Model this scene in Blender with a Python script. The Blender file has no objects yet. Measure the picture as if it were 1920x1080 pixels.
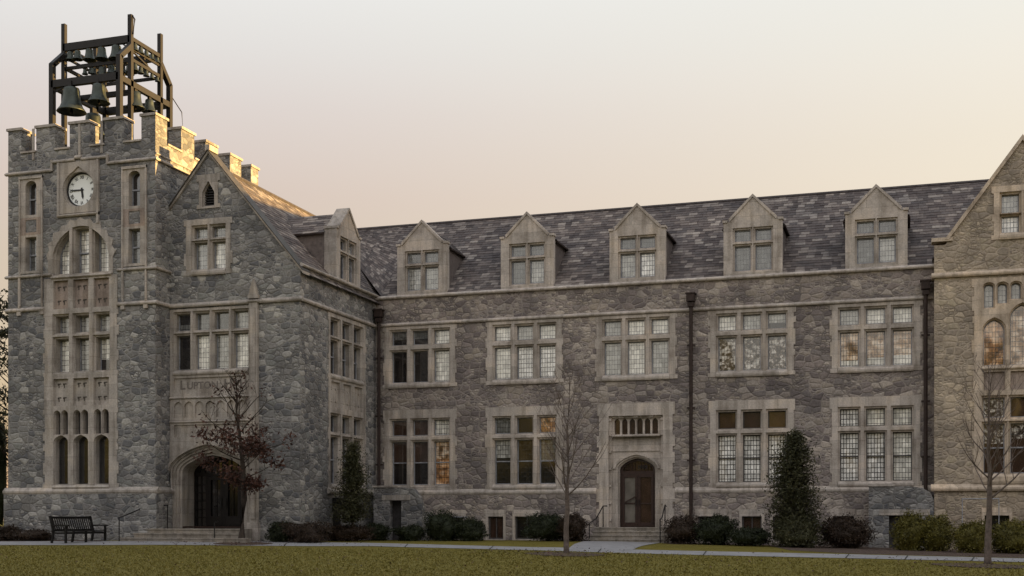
import bpy, bmesh, math, random
from mathutils import Vector, Matrix
from mathutils.geometry import tessellate_polygon, delaunay_2d_cdt
random.seed(7)
S = bpy.context.scene
R = math.radians
# ------------------------------------------------------------------ camera, sky, sun, exposure
CAM_Z = 0.85
cd = bpy.data.cameras.new('camera'); cam = bpy.data.objects.new('camera', cd); S.collection.objects.link(cam)
cam.location = (0, 0, CAM_Z); cam.rotation_euler = (R(90), 0, R(17.6))
cd.sensor_width = 36; cd.lens = 2330/1920*36; cd.shift_y = (975-540)/1920
cd.clip_start = 0.1; cd.clip_end = 3000
S.camera = cam
S.render.resolution_x, S.render.resolution_y = 1024, 576
S.view_settings.view_transform = 'Standard'; S.view_settings.look = 'None'
S.view_settings.exposure = 1.5; S.view_settings.gamma = 1.0
SUN_AZ, SUN_EL = R(18), R(1.9)              # azimuth from +X towards +Y
sdir = Vector((math.cos(SUN_AZ)*math.cos(SUN_EL), math.sin(SUN_AZ)*math.cos(SUN_EL), math.sin(SUN_EL)))
W = bpy.data.worlds.new('World'); S.world = W; W.use_nodes = True
def build_world():
    nt = W.node_tree; nt.nodes.clear(); N = nt.nodes.new; L = nt.links.new
    out = N('ShaderNodeOutputWorld'); add = N('ShaderNodeAddShader')
    bg1 = N('ShaderNodeBackground'); bg1.inputs[1].default_value = 0.05
    sky = N('ShaderNodeTexSky'); sky.sky_type = 'NISHITA'; sky.sun_disc = False
    sky.sun_elevation = SUN_EL; sky.sun_rotation = R(90)-SUN_AZ
    L(sky.outputs[0], bg1.inputs[0])
    tc = N('ShaderNodeTexCoord'); sp = N('ShaderNodeSeparateXYZ'); L(tc.outputs['Generated'], sp.inputs[0])
    def ramp(fac, stops):
        r = N('ShaderNodeValToRGB'); L(fac, r.inputs[0]); e = r.color_ramp.elements
        e[0].position, e[0].color = stops[0][0], (*stops[0][1], 1)
        e[1].position, e[1].color = stops[-1][0], (*stops[-1][1], 1)
        for p, c in stops[1:-1]:
            k = e.new(p); k.color = (*c, 1)
        return r.outputs[0]
    front = ramp(sp.outputs[2], [(0, (.52,.35,.25)), (.12, (.56,.40,.30)), (.20, (.61,.46,.365)), (.25, (.66,.50,.435)), (.31, (.72,.612,.575)), (.35, (.78,.72,.69)), (.40, (.87,.84,.81)), (.6, (.80,.84,.88)), (1, (.60,.68,.78))])
    warm = ramp(sp.outputs[2], [(0, (1.1,.72,.42)), (.15, (.95,.72,.50)), (.22, (.90,.75,.57)), (.28, (.90,.78,.62)), (.33, (.92,.83,.70)), (.40, (.90,.87,.79)), (.6, (.82,.84,.86)), (1, (.60,.68,.78))])
    back = ramp(sp.outputs[2], [(0, (.52,.46,.44)), (.15, (.82,.74,.70)), (.4, (1.12,1.04,1.0)), (1, (.85,.87,.95))])
    def dot(v):
        d = N('ShaderNodeVectorMath'); d.operation = 'DOT_PRODUCT'; L(tc.outputs['Generated'], d.inputs[0]); d.inputs[1].default_value = v
        return d.outputs['Value']
    def mr(x, a, b):
        m = N('ShaderNodeMapRange'); m.interpolation_type = 'SMOOTHSTEP'; L(x, m.inputs[0]); m.inputs[1].default_value = a; m.inputs[2].default_value = b
        return m.outputs[0]
    def mix(f, a, b):
        m = N('ShaderNodeMix'); m.data_type = 'RGBA'; L(f, m.inputs[0]); L(a, m.inputs[6]); L(b, m.inputs[7]); return m.outputs[2]
    c = mix(mr(dot((math.cos(SUN_AZ), math.sin(SUN_AZ), 0)), -.35, .62), front, warm)
    c = mix(mr(dot((0, -1, 0)), -.5, .3), c, back)
    bg2 = N('ShaderNodeBackground'); L(c, bg2.inputs[0]); bg2.inputs[1].default_value = 0.31
    L(bg1.outputs[0], add.inputs[0]); L(bg2.outputs[0], add.inputs[1]); L(add.outputs[0], out.inputs[0])
build_world()
sl = bpy.data.lights.new('sun', 'SUN'); so = bpy.data.objects.new('sun', sl); S.collection.objects.link(so)
sl.energy = 5.0; sl.angle = R(0.5); sl.color = (1.0, .63, .22)
so.rotation_euler = sdir.to_track_quat('Z', 'Y').to_euler()

# ------------------------------------------------------------------ materials
def nmat(name):
    m = bpy.data.materials.new(name); m.use_nodes = True
    nt = m.node_tree; b = nt.nodes['Principled BSDF']
    return m, nt, b, nt.nodes.new, nt.links.new
def uz(nt, su=1., sz=1., warp=0., wscale=2.):
    """world position -> (X+Y, Z) plane vector"""
    N, L = nt.nodes.new, nt.links.new
    g = N('ShaderNodeNewGeometry'); s = N('ShaderNodeSeparateXYZ'); L(g.outputs['Position'], s.inputs[0])
    a = N('ShaderNodeMath'); a.operation = 'ADD'; L(s.outputs[0], a.inputs[0]); L(s.outputs[1], a.inputs[1])
    c = N('ShaderNodeCombineXYZ'); L(a.outputs[0], c.inputs[0]); L(s.outputs[2], c.inputs[1])
    v = c.outputs[0]
    if warp:
        n = N('ShaderNodeTexNoise'); n.inputs['Scale'].default_value = wscale; n.inputs['Detail'].default_value = 2; L(v, n.inputs['Vector'])
        m = N('ShaderNodeVectorMath'); m.operation = 'MULTIPLY_ADD'; L(n.outputs['Color'], m.inputs[0]); m.inputs[1].default_value = (warp,)*3; L(v, m.inputs[2]); v = m.outputs[0]
    m = N('ShaderNodeVectorMath'); m.operation = 'MULTIPLY'; L(v, m.inputs[0]); m.inputs[1].default_value = (su, sz, 1)
    return m.outputs[0]
def ramp(nt, fac, stops, interp='LINEAR'):
    r = nt.nodes.new('ShaderNodeValToRGB'); nt.links.new(fac, r.inputs[0]); r.color_ramp.interpolation = interp
    e = r.color_ramp.elements
    e[0].position, e[0].color = stops[0][0], (*stops[0][1], 1)
    e[1].position, e[1].color = stops[-1][0], (*stops[-1][1], 1)
    for p, c in stops[1:-1]:
        k = e.new(p); k.color = (*c, 1)
    return r.outputs[0]
def mixc(nt, f, a, b, mode='MIX'):
    m = nt.nodes.new('ShaderNodeMix'); m.data_type = 'RGBA'; m.blend_type = mode
    for s, i in ((f, 0), (a, 6), (b, 7)):
        if hasattr(s, 'is_linked'): nt.links.new(s, m.inputs[i])
        elif i == 0: m.inputs[0].default_value = s
        else: m.inputs[i].default_value = (*s, 1)
    return m.outputs[2]
def maprange(nt, x, a, b, c=0., d=1.):
    m = nt.nodes.new('ShaderNodeMapRange'); nt.links.new(x, m.inputs[0])
    for i, v in enumerate((a, b, c, d)): m.inputs[i+1].default_value = v
    return m.outputs[0]
def noise(nt, vec, scale, detail=3, rough=.5):
    n = nt.nodes.new('ShaderNodeTexNoise'); n.inputs['Scale'].default_value = scale; n.inputs['Detail'].default_value = detail; n.inputs['Roughness'].default_value = rough
    if vec is not None: nt.links.new(vec, n.inputs['Vector'])
    return n.outputs['Fac']
def pos(nt): return nt.nodes.new('ShaderNodeNewGeometry').outputs['Position']
def bump(nt, b, h, strength, dist):
    k = nt.nodes.new('ShaderNodeBump'); k.inputs['Strength'].default_value = strength; k.inputs['Distance'].default_value = dist
    nt.links.new(h, k.inputs['Height']); nt.links.new(k.outputs[0], b.inputs['Normal'])

def rubble(name, tones, mortar, su=2.7, sz=4.5):
    m, nt, b, N, L = nmat(name)
    v = uz(nt, su, sz, .11, 2.4)
    def vor(scale, rn=.8):
        a = N('ShaderNodeTexVoronoi'); a.voronoi_dimensions = '2D'; a.inputs['Scale'].default_value = scale; a.inputs['Randomness'].default_value = rn; L(v, a.inputs['Vector'])
        e = N('ShaderNodeTexVoronoi'); e.voronoi_dimensions = '2D'; e.feature = 'DISTANCE_TO_EDGE'; e.inputs['Scale'].default_value = scale; e.inputs['Randomness'].default_value = rn; L(v, e.inputs['Vector'])
        q = N('ShaderNodeSeparateColor'); L(a.outputs['Color'], q.inputs[0]); return q.outputs, e.outputs['Distance']
    c1, e1 = vor(1.0); c2, e2_ = vor(1.9)
    msk = N('ShaderNodeMath'); msk.operation = 'GREATER_THAN'; L(c1[2], msk.inputs[0]); msk.inputs[1].default_value = .58
    def mixf(a, b):
        m_ = N('ShaderNodeMix'); L(msk.outputs[0], m_.inputs[0]); L(a, m_.inputs[2]); L(b, m_.inputs[3]); return m_.outputs[0]
    mn = N('ShaderNodeMath'); mn.operation = 'MULTIPLY'; L(e2_, mn.inputs[0]); mn.inputs[1].default_value = .6
    mm = N('ShaderNodeMath'); mm.operation = 'MINIMUM'; L(e1, mm.inputs[0]); L(mn.outputs[0], mm.inputs[1])
    dist = mixf(e1, mm.outputs[0]); rnd_ = mixf(c1[0], c2[0]); rnd2 = mixf(c1[1], c2[1])
    col = ramp(nt, rnd_, [(i/(len(tones)), t) for i, t in enumerate(tones)], 'CONSTANT')
    p = pos(nt)
    big = noise(nt, p, .45, 3)
    col = mixc(nt, 1.0, col, ramp(nt, big, [(.3, (.72,.72,.74)), (.7, (1.2,1.18,1.14))]), 'MULTIPLY')
    fine = noise(nt, p, 14, 4, .65)
    col = mixc(nt, 1.0, col, ramp(nt, fine, [(.3, (.72,.72,.72)), (.7, (1.25,1.25,1.25))]), 'MULTIPLY')
    jn = noise(nt, p, .9, 2)
    jcol = mixc(nt, maprange(nt, jn, .40, .56), tuple(x*.46 for x in mortar), mortar)
    edge = maprange(nt, dist, .015, .07)
    col = mixc(nt, edge, jcol, col)
    L(col, b.inputs['Base Color']); b.inputs['Roughness'].default_value = .92; b.inputs['Specular IOR Level'].default_value = .15
    h = N('ShaderNodeMath'); h.operation = 'MULTIPLY_ADD'; L(fine, h.inputs[0]); h.inputs[1].default_value = .35
    e2 = maprange(nt, dist, 0, .2); q = N('ShaderNodeMath'); q.operation = 'MULTIPLY_ADD'; L(rnd2, q.inputs[0]); q.inputs[1].default_value = .5; L(e2, q.inputs[2])
    L(q.outputs[0], h.inputs[2])
    bump(nt, b, h.outputs[0], .8, .027)
    return m
def limestone(name, c, joint=True, bw=1.15, bh=.56):
    m, nt, b, N, L = nmat(name)
    p = pos(nt)
    n1 = noise(nt, p, 1.1, 4, .6); n2 = noise(nt, p, 18, 4, .6)
    col = mixc(nt, 1.0, c, ramp(nt, n1, [(.3, (.66,.64,.62)), (.5, (1,1,1)), (.75, (1.2,1.14,1.04))]), 'MULTIPLY')
    col = mixc(nt, 1.0, col, ramp(nt, n2, [(.3, (.82,.82,.82)), (.7, (1.12,1.12,1.12))]), 'MULTIPLY')
    # vertical weather streaks
    mp = N('ShaderNodeMapping'); mp.inputs['Scale'].default_value = (5, 5, .5); L(p, mp.inputs[0])
    st = noise(nt, mp.outputs[0], 1.0, 3)
    col = mixc(nt, 1.0, col, ramp(nt, st, [(.35, (.74,.73,.71)), (.55, (1.03,1.03,1.03))]), 'MULTIPLY')
    h = n2
    if joint:
        br = N('ShaderNodeTexBrick'); L(uz(nt), br.inputs['Vector']); br.inputs['Scale'].default_value = 1
        br.inputs['Brick Width'].default_value = bw; br.inputs['Row Height'].default_value = bh; br.inputs['Mortar Size'].default_value = .008
        br.inputs['Color1'].default_value = (.86,.84,.82,1); br.inputs['Color2'].default_value = (1.1,1.06,1.03,1); br.inputs['Mortar'].default_value = (.68,.66,.64,1)
        col = mixc(nt, 1.0, col, br.outputs['Color'], 'MULTIPLY')
    L(col, b.inputs['Base Color']); b.inputs['Roughness'].default_value = .88; b.inputs['Specular IOR Level'].default_value = .2
    bump(nt, b, h, .5, .02)
    return m
def slate(name, stops):
    m, nt, b, N, L = nmat(name)
    g = N('ShaderNodeNewGeometry'); p = g.outputs['Position']
    col = ramp(nt, g.outputs['Random Per Island'], stops)
    n = noise(nt, p, 7, 4, .6)
    col = mixc(nt, 1.0, col, ramp(nt, n, [(.3, (.75,.75,.75)), (.7, (1.25,1.24,1.22))]), 'MULTIPLY')
    col = mixc(nt, 1.0, col, ramp(nt, noise(nt, p, .5, 4), [(.32, (.72,.72,.74)), (.68, (1.25,1.2,1.14))]), 'MULTIPLY')
    L(col, b.inputs['Base Color']); b.inputs['Roughness'].default_value = .75; b.inputs['Specular IOR Level'].default_value = .25
    bump(nt, b, n, .6, .01)
    return m
def glass(name, base, lead=True, emit=None, es=0., nscale=3., blotch=None, qw=.115, qh=.19, lw=.13):
    """glazing of small leaded quarries; base = what shows behind (blind, dark room, lit room)"""
    m, nt, b, N, L = nmat(name)
    v = uz(nt); p = pos(nt)
    if blotch:
        col = ramp(nt, noise(nt, p, nscale, 2), blotch)
    else:
        col = mixc(nt, 1.0, base, ramp(nt, noise(nt, p, nscale, 2), [(.3, (.75,.75,.75)), (.7, (1.2,1.2,1.2))]), 'MULTIPLY')
    if lead:
        s = N('ShaderNodeSeparateXYZ'); L(v, s.inputs[0])
        def fr(o, w):
            d = N('ShaderNodeMath'); d.operation = 'DIVIDE'; L(o, d.inputs[0]); d.inputs[1].default_value = w
            f = N('ShaderNodeMath'); f.operation = 'FRACT'; L(d.outputs[0], f.inputs[0])
            g = N('ShaderNodeMath'); g.operation = 'GREATER_THAN'; L(f.outputs[0], g.inputs[0]); g.inputs[1].default_value = lw if w == qw else lw*.75
            fl = N('ShaderNodeMath'); fl.operation = 'FLOOR'; L(d.outputs[0], fl.inputs[0])
            return g.outputs[0], fl.outputs[0]
        gx, fx = fr(s.outputs[0], qw); gz, fz = fr(s.outputs[1], qh)
        mu = N('ShaderNodeMath'); mu.operation = 'MULTIPLY'; L(gx, mu.inputs[0]); L(gz, mu.inputs[1])
        cv = N('ShaderNodeCombineXYZ'); L(fx, cv.inputs[0]); L(fz, cv.inputs[1])
        wn = N('ShaderNodeTexWhiteNoise'); wn.noise_dimensions = '2D'; L(cv.outputs[0], wn.inputs[0])
        col = mixc(nt, 1.0, col, ramp(nt, wn.outputs[0], [(0, (.72,.72,.72)), (1, (1.25,1.25,1.25))]), 'MULTIPLY')  # brightness per quarry painted in for wavy reflections
        col = mixc(nt, mu.outputs[0], (.03,.03,.032), col)
        if emit:
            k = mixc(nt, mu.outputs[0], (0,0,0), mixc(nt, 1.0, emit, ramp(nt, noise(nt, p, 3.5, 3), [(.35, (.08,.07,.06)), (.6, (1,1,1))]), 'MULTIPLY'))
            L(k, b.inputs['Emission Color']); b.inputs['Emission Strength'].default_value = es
        cb = N('ShaderNodeVectorMath'); cb.operation = 'ADD'; L(p, cb.inputs[0]); L(wn.outputs[1], cb.inputs[1])
        bump(nt, b, noise(nt, cb.outputs[0], 2.5, 1), .35, .05)
    elif emit:
        k = mixc(nt, 1.0, emit, ramp(nt, noise(nt, p, 2.5, 3), [(.35, (.1,.09,.08)), (.6, (1,1,1))]), 'MULTIPLY')
        L(k, b.inputs['Emission Color']); b.inputs['Emission Strength'].default_value = es
    L(col, b.inputs['Base Color']); b.inputs['Roughness'].default_value = .12; b.inputs['IOR'].default_value = 1.5
    b.inputs['Coat Weight'].default_value = .9; b.inputs['Coat IOR'].default_value = 2.0; b.inputs['Coat Roughness'].default_value = .03
    return m
def plain(name, c, rough=.6, spec=.4, nz=0., metal=0.):
    m, nt, b, N, L = nmat(name)
    if nz:
        col = mixc(nt, 1.0, c, ramp(nt, noise(nt, pos(nt), nz, 4, .6), [(.3, (.65,.65,.65)), (.7, (1.35,1.35,1.35))]), 'MULTIPLY'); L(col, b.inputs['Base Color'])
    else: b.inputs['Base Color'].default_value = (*c, 1)
    b.inputs['Roughness'].default_value = rough; b.inputs['Specular IOR Level'].default_value = spec; b.inputs['Metallic'].default_value = metal
    return m
def leafmat(name, stops, trans=.25):
    m, nt, b, N, L = nmat(name)
    g = N('ShaderNodeNewGeometry')
    a = mixc(nt, .5, g.outputs['Random Per Island'], noise(nt, g.outputs['Position'], 2.2, 2))
    L(ramp(nt, a, stops), b.inputs['Base Color']); b.inputs['Roughness'].default_value = .55; b.inputs['Specular IOR Level'].default_value = .25
    return m
M = {}
M['stone_grey'] = rubble('stone_grey', [(.185,.183,.182), (.285,.28,.268), (.155,.157,.16), (.38,.37,.35), (.215,.213,.21), (.25,.242,.235), (.14,.142,.15), (.235,.238,.228), (.315,.31,.30), (.195,.19,.182)], (.285,.275,.265))  # grey rubble, darkened a little to carry the dimness at lower left
M['stone_warm'] = rubble('stone_warm', [(.25,.215,.20), (.345,.30,.265), (.205,.178,.17), (.43,.38,.335), (.27,.235,.22), (.23,.205,.195), (.32,.28,.24), (.29,.25,.235), (.185,.16,.155), (.37,.33,.295)], (.34,.30,.27))  # brownish rubble, partly warmed to carry the glow from the right
M['stone_glow'] = rubble('stone_glow', [(.36,.30,.235), (.44,.37,.285), (.31,.265,.21), (.50,.42,.32), (.37,.315,.25), (.34,.29,.235), (.42,.36,.27), (.39,.33,.265)], (.48,.40,.31))  # rubble lightened and warmed so its colour carries the glow at right
M['lime'] = limestone('limestone', (.43,.405,.378))
M['lime_warm'] = limestone('limestone_warm', (.51,.472,.435))
M['lime_glow'] = limestone('limestone_glow', (.58,.50,.41))  # trim lightened the same way, glow put into the colour
M['panel'] = limestone('panel_stone', (.34,.28,.245), joint=False)
M['carved'] = plain('carved_shade', (.09,.08,.07), .9, .1)  # near-black colour stands for the shade inside the carved notches
M['incised'] = plain('incised_letters', (.18,.16,.145), .9, .1)
M['slate'] = slate('slate_roof', [(0, (.065,.055,.055)), (.2, (.115,.097,.094)), (.4, (.098,.088,.088)), (.6, (.145,.124,.118)), (.78, (.18,.158,.148)), (.9, (.24,.215,.20)), (1, (.29,.265,.245))])
M['slate_ridge'] = plain('slate_ridge', (.07,.06,.06), .7, .3, 6)
M['iron'] = plain('painted_iron', (.008,.007,.007), .5, .4, 8)
M['steel_frame'] = plain('belfry_steel', (.009,.007,.006), .55, .35, 6)
M['bronze'] = plain('bell_bronze', (.055,.065,.055), .45, .5, 4, .6)
M['pipe'] = plain('downpipe_brown', (.035,.022,.018), .6, .3, 5)
M['sash'] = plain('sash_paint', (.27,.28,.31), .5, .4, 6)
M['sash_dark'] = plain('sash_dark', (.07,.065,.065), .5, .4, 6)
M['dark'] = plain('dark_void', (.008,.007,.007), .9, .1)
M['dial'] = plain('clock_dial', (.9,.93,.91), .4, .4)
M['black'] = plain('black_paint', (.01,.01,.012), .5, .4)
M['door'] = plain('door_wood', (.035,.016,.011), .45, .4, 9)
M['wood_dark'] = plain('bench_wood', (.006,.005,.0045), .6, .3, 9)
M['step'] = limestone('step_stone', (.30,.28,.25), True, 1.4, 5)
M['coping_dark'] = plain('lead_flashing', (.06,.055,.05), .6, .3, 5)
M['g_dark'] = glass('glass_dark', (.012,.012,.014))
M['g_plain'] = glass('glass_plain_dark', (.015,.013,.013), lead=False)
M['g_pale'] = glass('glass_pale_blind', (.88,.86,.78))
M['g_mid'] = glass('glass_mid_blind', (.46,.46,.43))
M['g_grey'] = glass('glass_grey', (.16,.165,.16))
M['g_white'] = glass('glass_white_curtain', (.92,.91,.87), lw=.2)
M['g_brown'] = glass('glass_brown_shade', (.06,.035,.025), lead=False)
M['g_speck'] = glass('glass_painted_reflection', (.3,.3,.3), nscale=8, blotch=[(.38, (.03,.024,.02)), (.5, (.22,.18,.15)), (.6, (.75,.72,.66))])  # blotches painted in as mirrored trees and half-seen objects
M['g_warm'] = glass('glass_warm_room', (.25,.14,.07), nscale=3.2, blotch=[(.36, (.05,.025,.015)), (.5, (.30,.16,.08)), (.62, (.70,.52,.36))], emit=(1.0,.48,.17), es=.045)
M['g_amber'] = glass('glass_amber_room', (.40,.27,.15), nscale=3.6, blotch=[(.36, (.10,.055,.03)), (.48, (.42,.29,.19)), (.6, (.75,.64,.52))], emit=(1.0,.60,.28), es=.028)
M['g_door'] = glass('glass_door', (.05,.048,.045), lead=False)
M['g_doorpale'] = glass('glass_door_pale', (.20,.18,.155), lead=False)
M['bark'] = plain('bark_grey', (.085,.068,.058), .9, .1, 12)
M['bark_pale'] = plain('bark_pale', (.13,.105,.09), .9, .1, 12)
M['bark_dark'] = plain('bark_dark', (.05,.04,.033), .9, .1, 12)
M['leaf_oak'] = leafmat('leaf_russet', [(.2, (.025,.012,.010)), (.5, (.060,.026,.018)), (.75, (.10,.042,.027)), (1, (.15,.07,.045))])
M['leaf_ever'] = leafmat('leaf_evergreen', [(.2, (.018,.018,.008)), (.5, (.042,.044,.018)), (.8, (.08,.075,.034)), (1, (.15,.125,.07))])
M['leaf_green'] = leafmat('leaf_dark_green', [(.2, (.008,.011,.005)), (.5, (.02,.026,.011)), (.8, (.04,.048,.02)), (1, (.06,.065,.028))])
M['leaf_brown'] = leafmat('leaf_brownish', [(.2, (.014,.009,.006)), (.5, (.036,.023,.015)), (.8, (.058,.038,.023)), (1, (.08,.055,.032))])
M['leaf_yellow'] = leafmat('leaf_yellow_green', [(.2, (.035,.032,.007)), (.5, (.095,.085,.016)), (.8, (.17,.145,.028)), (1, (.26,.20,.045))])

def ground_mat():
    m, nt, b, N, L = nmat('lawn_grass')
    p = pos(nt)
    mp = N('ShaderNodeMapping'); mp.inputs['Rotation'].default_value = (0, 0, R(-17)); mp.inputs['Scale'].default_value = (.55, 1.6, 1); L(p, mp.inputs[0])
    a = noise(nt, mp.outputs[0], 1.1, 5, .62); f = noise(nt, p, 26, 4, .7)
    col = ramp(nt, a, [(.3, (.125,.11,.028)), (.5, (.165,.142,.037)), (.7, (.21,.172,.05))])
    col = mixc(nt, 1.0, col, ramp(nt, f, [(.3, (.5,.5,.45)), (.7, (1.5,1.45,1.35))]), 'MULTIPLY')
    L(col, b.inputs['Base Color']); b.inputs['Roughness'].default_value = .95; b.inputs['Specular IOR Level'].default_value = .05
    bump(nt, b, f, .9, .05)
    return m
M['lawn'] = ground_mat()
M['blade'] = leafmat('grass_blade', [(.2, (.16,.14,.032)), (.6, (.19,.165,.039)), (1, (.24,.197,.06))])
def concrete():
    m, nt, b, N, L = nmat('path_concrete')
    p = pos(nt)
    col = mixc(nt, 1.0, (.27,.265,.27), ramp(nt, noise(nt, p, 2.0, 5, .6), [(.3, (.75,.75,.75)), (.7, (1.15,1.15,1.15))]), 'MULTIPLY')
    L(col, b.inputs['Base Color']); b.inputs['Roughness'].default_value = .85
    bump(nt, b, noise(nt, p, 40, 3), .3, .01); return m
M['path'] = concrete()
M['door_dark'] = plain('door_dark_wood', (.012,.009,.008), .5, .3, 9)
M['joint'] = plain('path_joint', (.06,.06,.055), .9, .1)
def mulch():
    m, nt, b, N, L = nmat('mulch')
    p = pos(nt)
    col = ramp(nt, noise(nt, p, 9, 5, .75), [(.3, (.028,.018,.013)), (.5, (.075,.046,.032)), (.7, (.15,.10,.07))])
    L(col, b.inputs['Base Color']); b.inputs['Roughness'].default_value = .95
    bump(nt, b, noise(nt, p, 22, 4, .7), 1., .05); return m
M['mulch'] = mulch()

# ------------------------------------------------------------------ mesh builder
def inside(p, l):
    c = False; j = len(l)-1
    for i in range(len(l)):
        a, b = l[i], l[j]
        if (a[1] > p[1]) != (b[1] > p[1]) and p[0] < (b[0]-a[0])*(p[1]-a[1])/(b[1]-a[1])+a[0]: c = not c
        j = i
    return c
def cdt(loops):
    flat = [Vector(p[:2]) for l in loops for p in l]; ed = []; o = 0
    for l in loops:
        ed += [(o+i, o+(i+1) % len(l)) for i in range(len(l))]; o += len(l)
    vs, _, fs, ov, _, _ = delaunay_2d_cdt(flat, ed, [], 0, 1e-7)
    if len(vs) != len(flat): return tessellate_polygon([[Vector((p[0], p[1], 0)) for p in l] for l in loops])
    mp = [x[0] for x in ov]; out = []
    for f in fs:
        c = sum((vs[i] for i in f), Vector((0, 0)))/len(f)
        if inside(c, loops[0]) and not any(inside(c, h) for h in loops[1:]): out.append(tuple(mp[i] for i in f))
    return out
def FY(Y): return lambda u, z, d: (u, Y+d, z)          # facade facing the lawn
def FX(X): return lambda u, z, d: (X-d, u, z)          # wall facing right (+X)
def FXL(X): return lambda u, z, d: (X+d, u, z)         # wall facing left (-X)
class MB:
    def __init__(s): s.v = []; s.f = []; s.m = []
    def add(s, verts, faces, mi=0):
        o = len(s.v); s.v += [tuple(v) for v in verts]
        s.f += [tuple(o+i for i in f) for f in faces]; s.m += [mi]*len(faces)
    def box(s, F, u0, u1, z0, z1, d0, d1, mi=0):
        v = [F(u, z, d) for d in (d0, d1) for z in (z0, z1) for u in (u0, u1)]
        s.add(v, [(0,1,3,2), (4,6,7,5), (0,4,5,1), (2,3,7,6), (0,2,6,4), (1,5,7,3)], mi)
    def bx(s, x0, x1, y0, y1, z0, z1, mi=0): s.box(FY(0), x0, x1, z0, z1, y0, y1, mi)
    def plate(s, F, outer, holes, d0, d1, mi=0):
        loops = [list(outer)]+[list(h) for h in holes]
        flat = [p for l in loops for p in l]
        tris = cdt(loops)
        n = len(flat); v = [F(p[0], p[1], d0) for p in flat]+[F(p[0], p[1], d1) for p in flat]
        fs = [tuple(t) for t in tris]+[tuple(i+n for i in reversed(t)) for t in tris]
        o = 0
        for l in loops:
            k = len(l)
            for i in range(k):
                j = (i+1) % k; fs.append((o+i, o+j, n+o+j, n+o+i))
            o += k
        s.add(v, fs, mi)
    def face(s, F, pts, d, mi=0):
        tris = tessellate_polygon([[Vector((p[0], p[1], 0)) for p in pts]])
        s.add([F(p[0], p[1], d) for p in pts], [tuple(t) for t in tris], mi)
    def band(s, F, u0, u1, z0, z1, proud, slope=None, mi=0, d0=0.):
        sl_ = (z1-z0)*.5 if slope is None else slope
        pr = [(d0+.02, z0), (-proud*.75, z0), (-proud, z0+(z1-z0)*.25), (-proud, z1-sl_), (d0-.004, z1), (d0+.02, z1)]
        n = len(pr); v = [F(u, z, d) for u in (u0, u1) for d, z in pr]
        s.add(v, [tuple(range(n)), tuple(range(2*n-1, n-1, -1))]+[(i, (i+1) % n, n+(i+1) % n, n+i) for i in range(n)], mi)
    def tube(s, pts, rad, k=6, mi=0, cap=True):
        pts = [Vector(p) for p in pts]
        if not hasattr(rad, '__len__'): rad = [rad]*len(pts)
        rings = []; up = Vector((0, 0, 1))
        for i, p in enumerate(pts):
            t = (pts[min(i+1, len(pts)-1)]-pts[max(i-1, 0)]).normalized()
            a = t.cross(up)
            if a.length < .05: a = t.cross(Vector((1, 0, 0)))
            a.normalize(); b = t.cross(a)
            rings.append([p+(a*math.cos(2*math.pi*j/k)+b*math.sin(2*math.pi*j/k))*rad[i] for j in range(k)])
        v = [q for r in rings for q in r]; fs = []
        for i in range(len(pts)-1):
            for j in range(k): fs.append((i*k+j, i*k+(j+1) % k, (i+1)*k+(j+1) % k, (i+1)*k+j))
        if cap: fs += [tuple(range(k)), tuple(range((len(pts)-1)*k, len(pts)*k))]
        s.add(v, fs, mi)
    def beam(s, a, b, w, h=None, mi=0):
        """square-section bar between two points"""
        h = h or w; a = Vector(a); b = Vector(b); t = (b-a).normalized()
        x = t.cross(Vector((0, 0, 1)))
        if x.length < .05: x = Vector((1, 0, 0)); 
        x.normalize(); y = t.cross(x).normalized()
        v = [p+x*(w/2*i)+y*(h/2*j) for p in (a, b) for i, j in ((-1,-1), (1,-1), (1,1), (-1,1))]
        s.add(v, [(0,1,2,3), (7,6,5,4), (0,4,5,1), (1,5,6,2), (2,6,7,3), (3,7,4,0)], mi)
    def lathe(s, c, prof, k=20, mi=0):
        v = [(c[0]+r*math.cos(2*math.pi*j/k), c[1]+r*math.sin(2*math.pi*j/k), c[2]+z) for r, z in prof for j in range(k)]
        s.add(v, [(i*k+j, i*k+(j+1) % k, (i+1)*k+(j+1) % k, (i+1)*k+j) for i in range(len(prof)-1) for j in range(k)], mi)
    def build(s, name, mats, parent=None, recalc=True, smooth=False):
        if not isinstance(mats, (list, tuple)): mats = [mats]
        off = Vector((0, 0, 0)); q = parent
        while q is not None: off += q.location; q = q.parent
        me = bpy.data.meshes.new(name)
        me.from_pydata([tuple(Vector(v)-off) for v in s.v], [], s.f)
        for m in mats: me.materials.append(M[m] if isinstance(m, str) else m)
        me.polygons.foreach_set('material_index', s.m)
        if smooth: me.polygons.foreach_set('use_smooth', [True]*len(s.f))
        if recalc:
            bm = bmesh.new(); bm.from_mesh(me); bmesh.ops.recalc_face_normals(bm, faces=bm.faces); bm.to_mesh(me); bm.free()
        me.update()
        o = bpy.data.objects.new(name, me); S.collection.objects.link(o)
        if parent is not None: o.parent = parent
        return o
def split(mb, name, mats, parent):
    """one part object per connected piece"""
    par = list(range(len(mb.v)))
    def fd(i):
        while par[i] != i: par[i] = par[par[i]]; i = par[i]
        return i
    for f in mb.f:
        for i in f[1:]: par[fd(i)] = fd(f[0])
    gr = {}
    for f, m in zip(mb.f, mb.m): gr.setdefault(fd(f[0]), []).append((f, m))
    out = []
    for fs in gr.values():
        ids = sorted({i for f, _ in fs for i in f}); k = {i: j for j, i in enumerate(ids)}
        q = MB(); q.v = [mb.v[i] for i in ids]; q.f = [tuple(k[i] for i in f) for f, _ in fs]; q.m = [m for _, m in fs]
        out.append(q.build(name, mats, parent))
    return out
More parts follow.
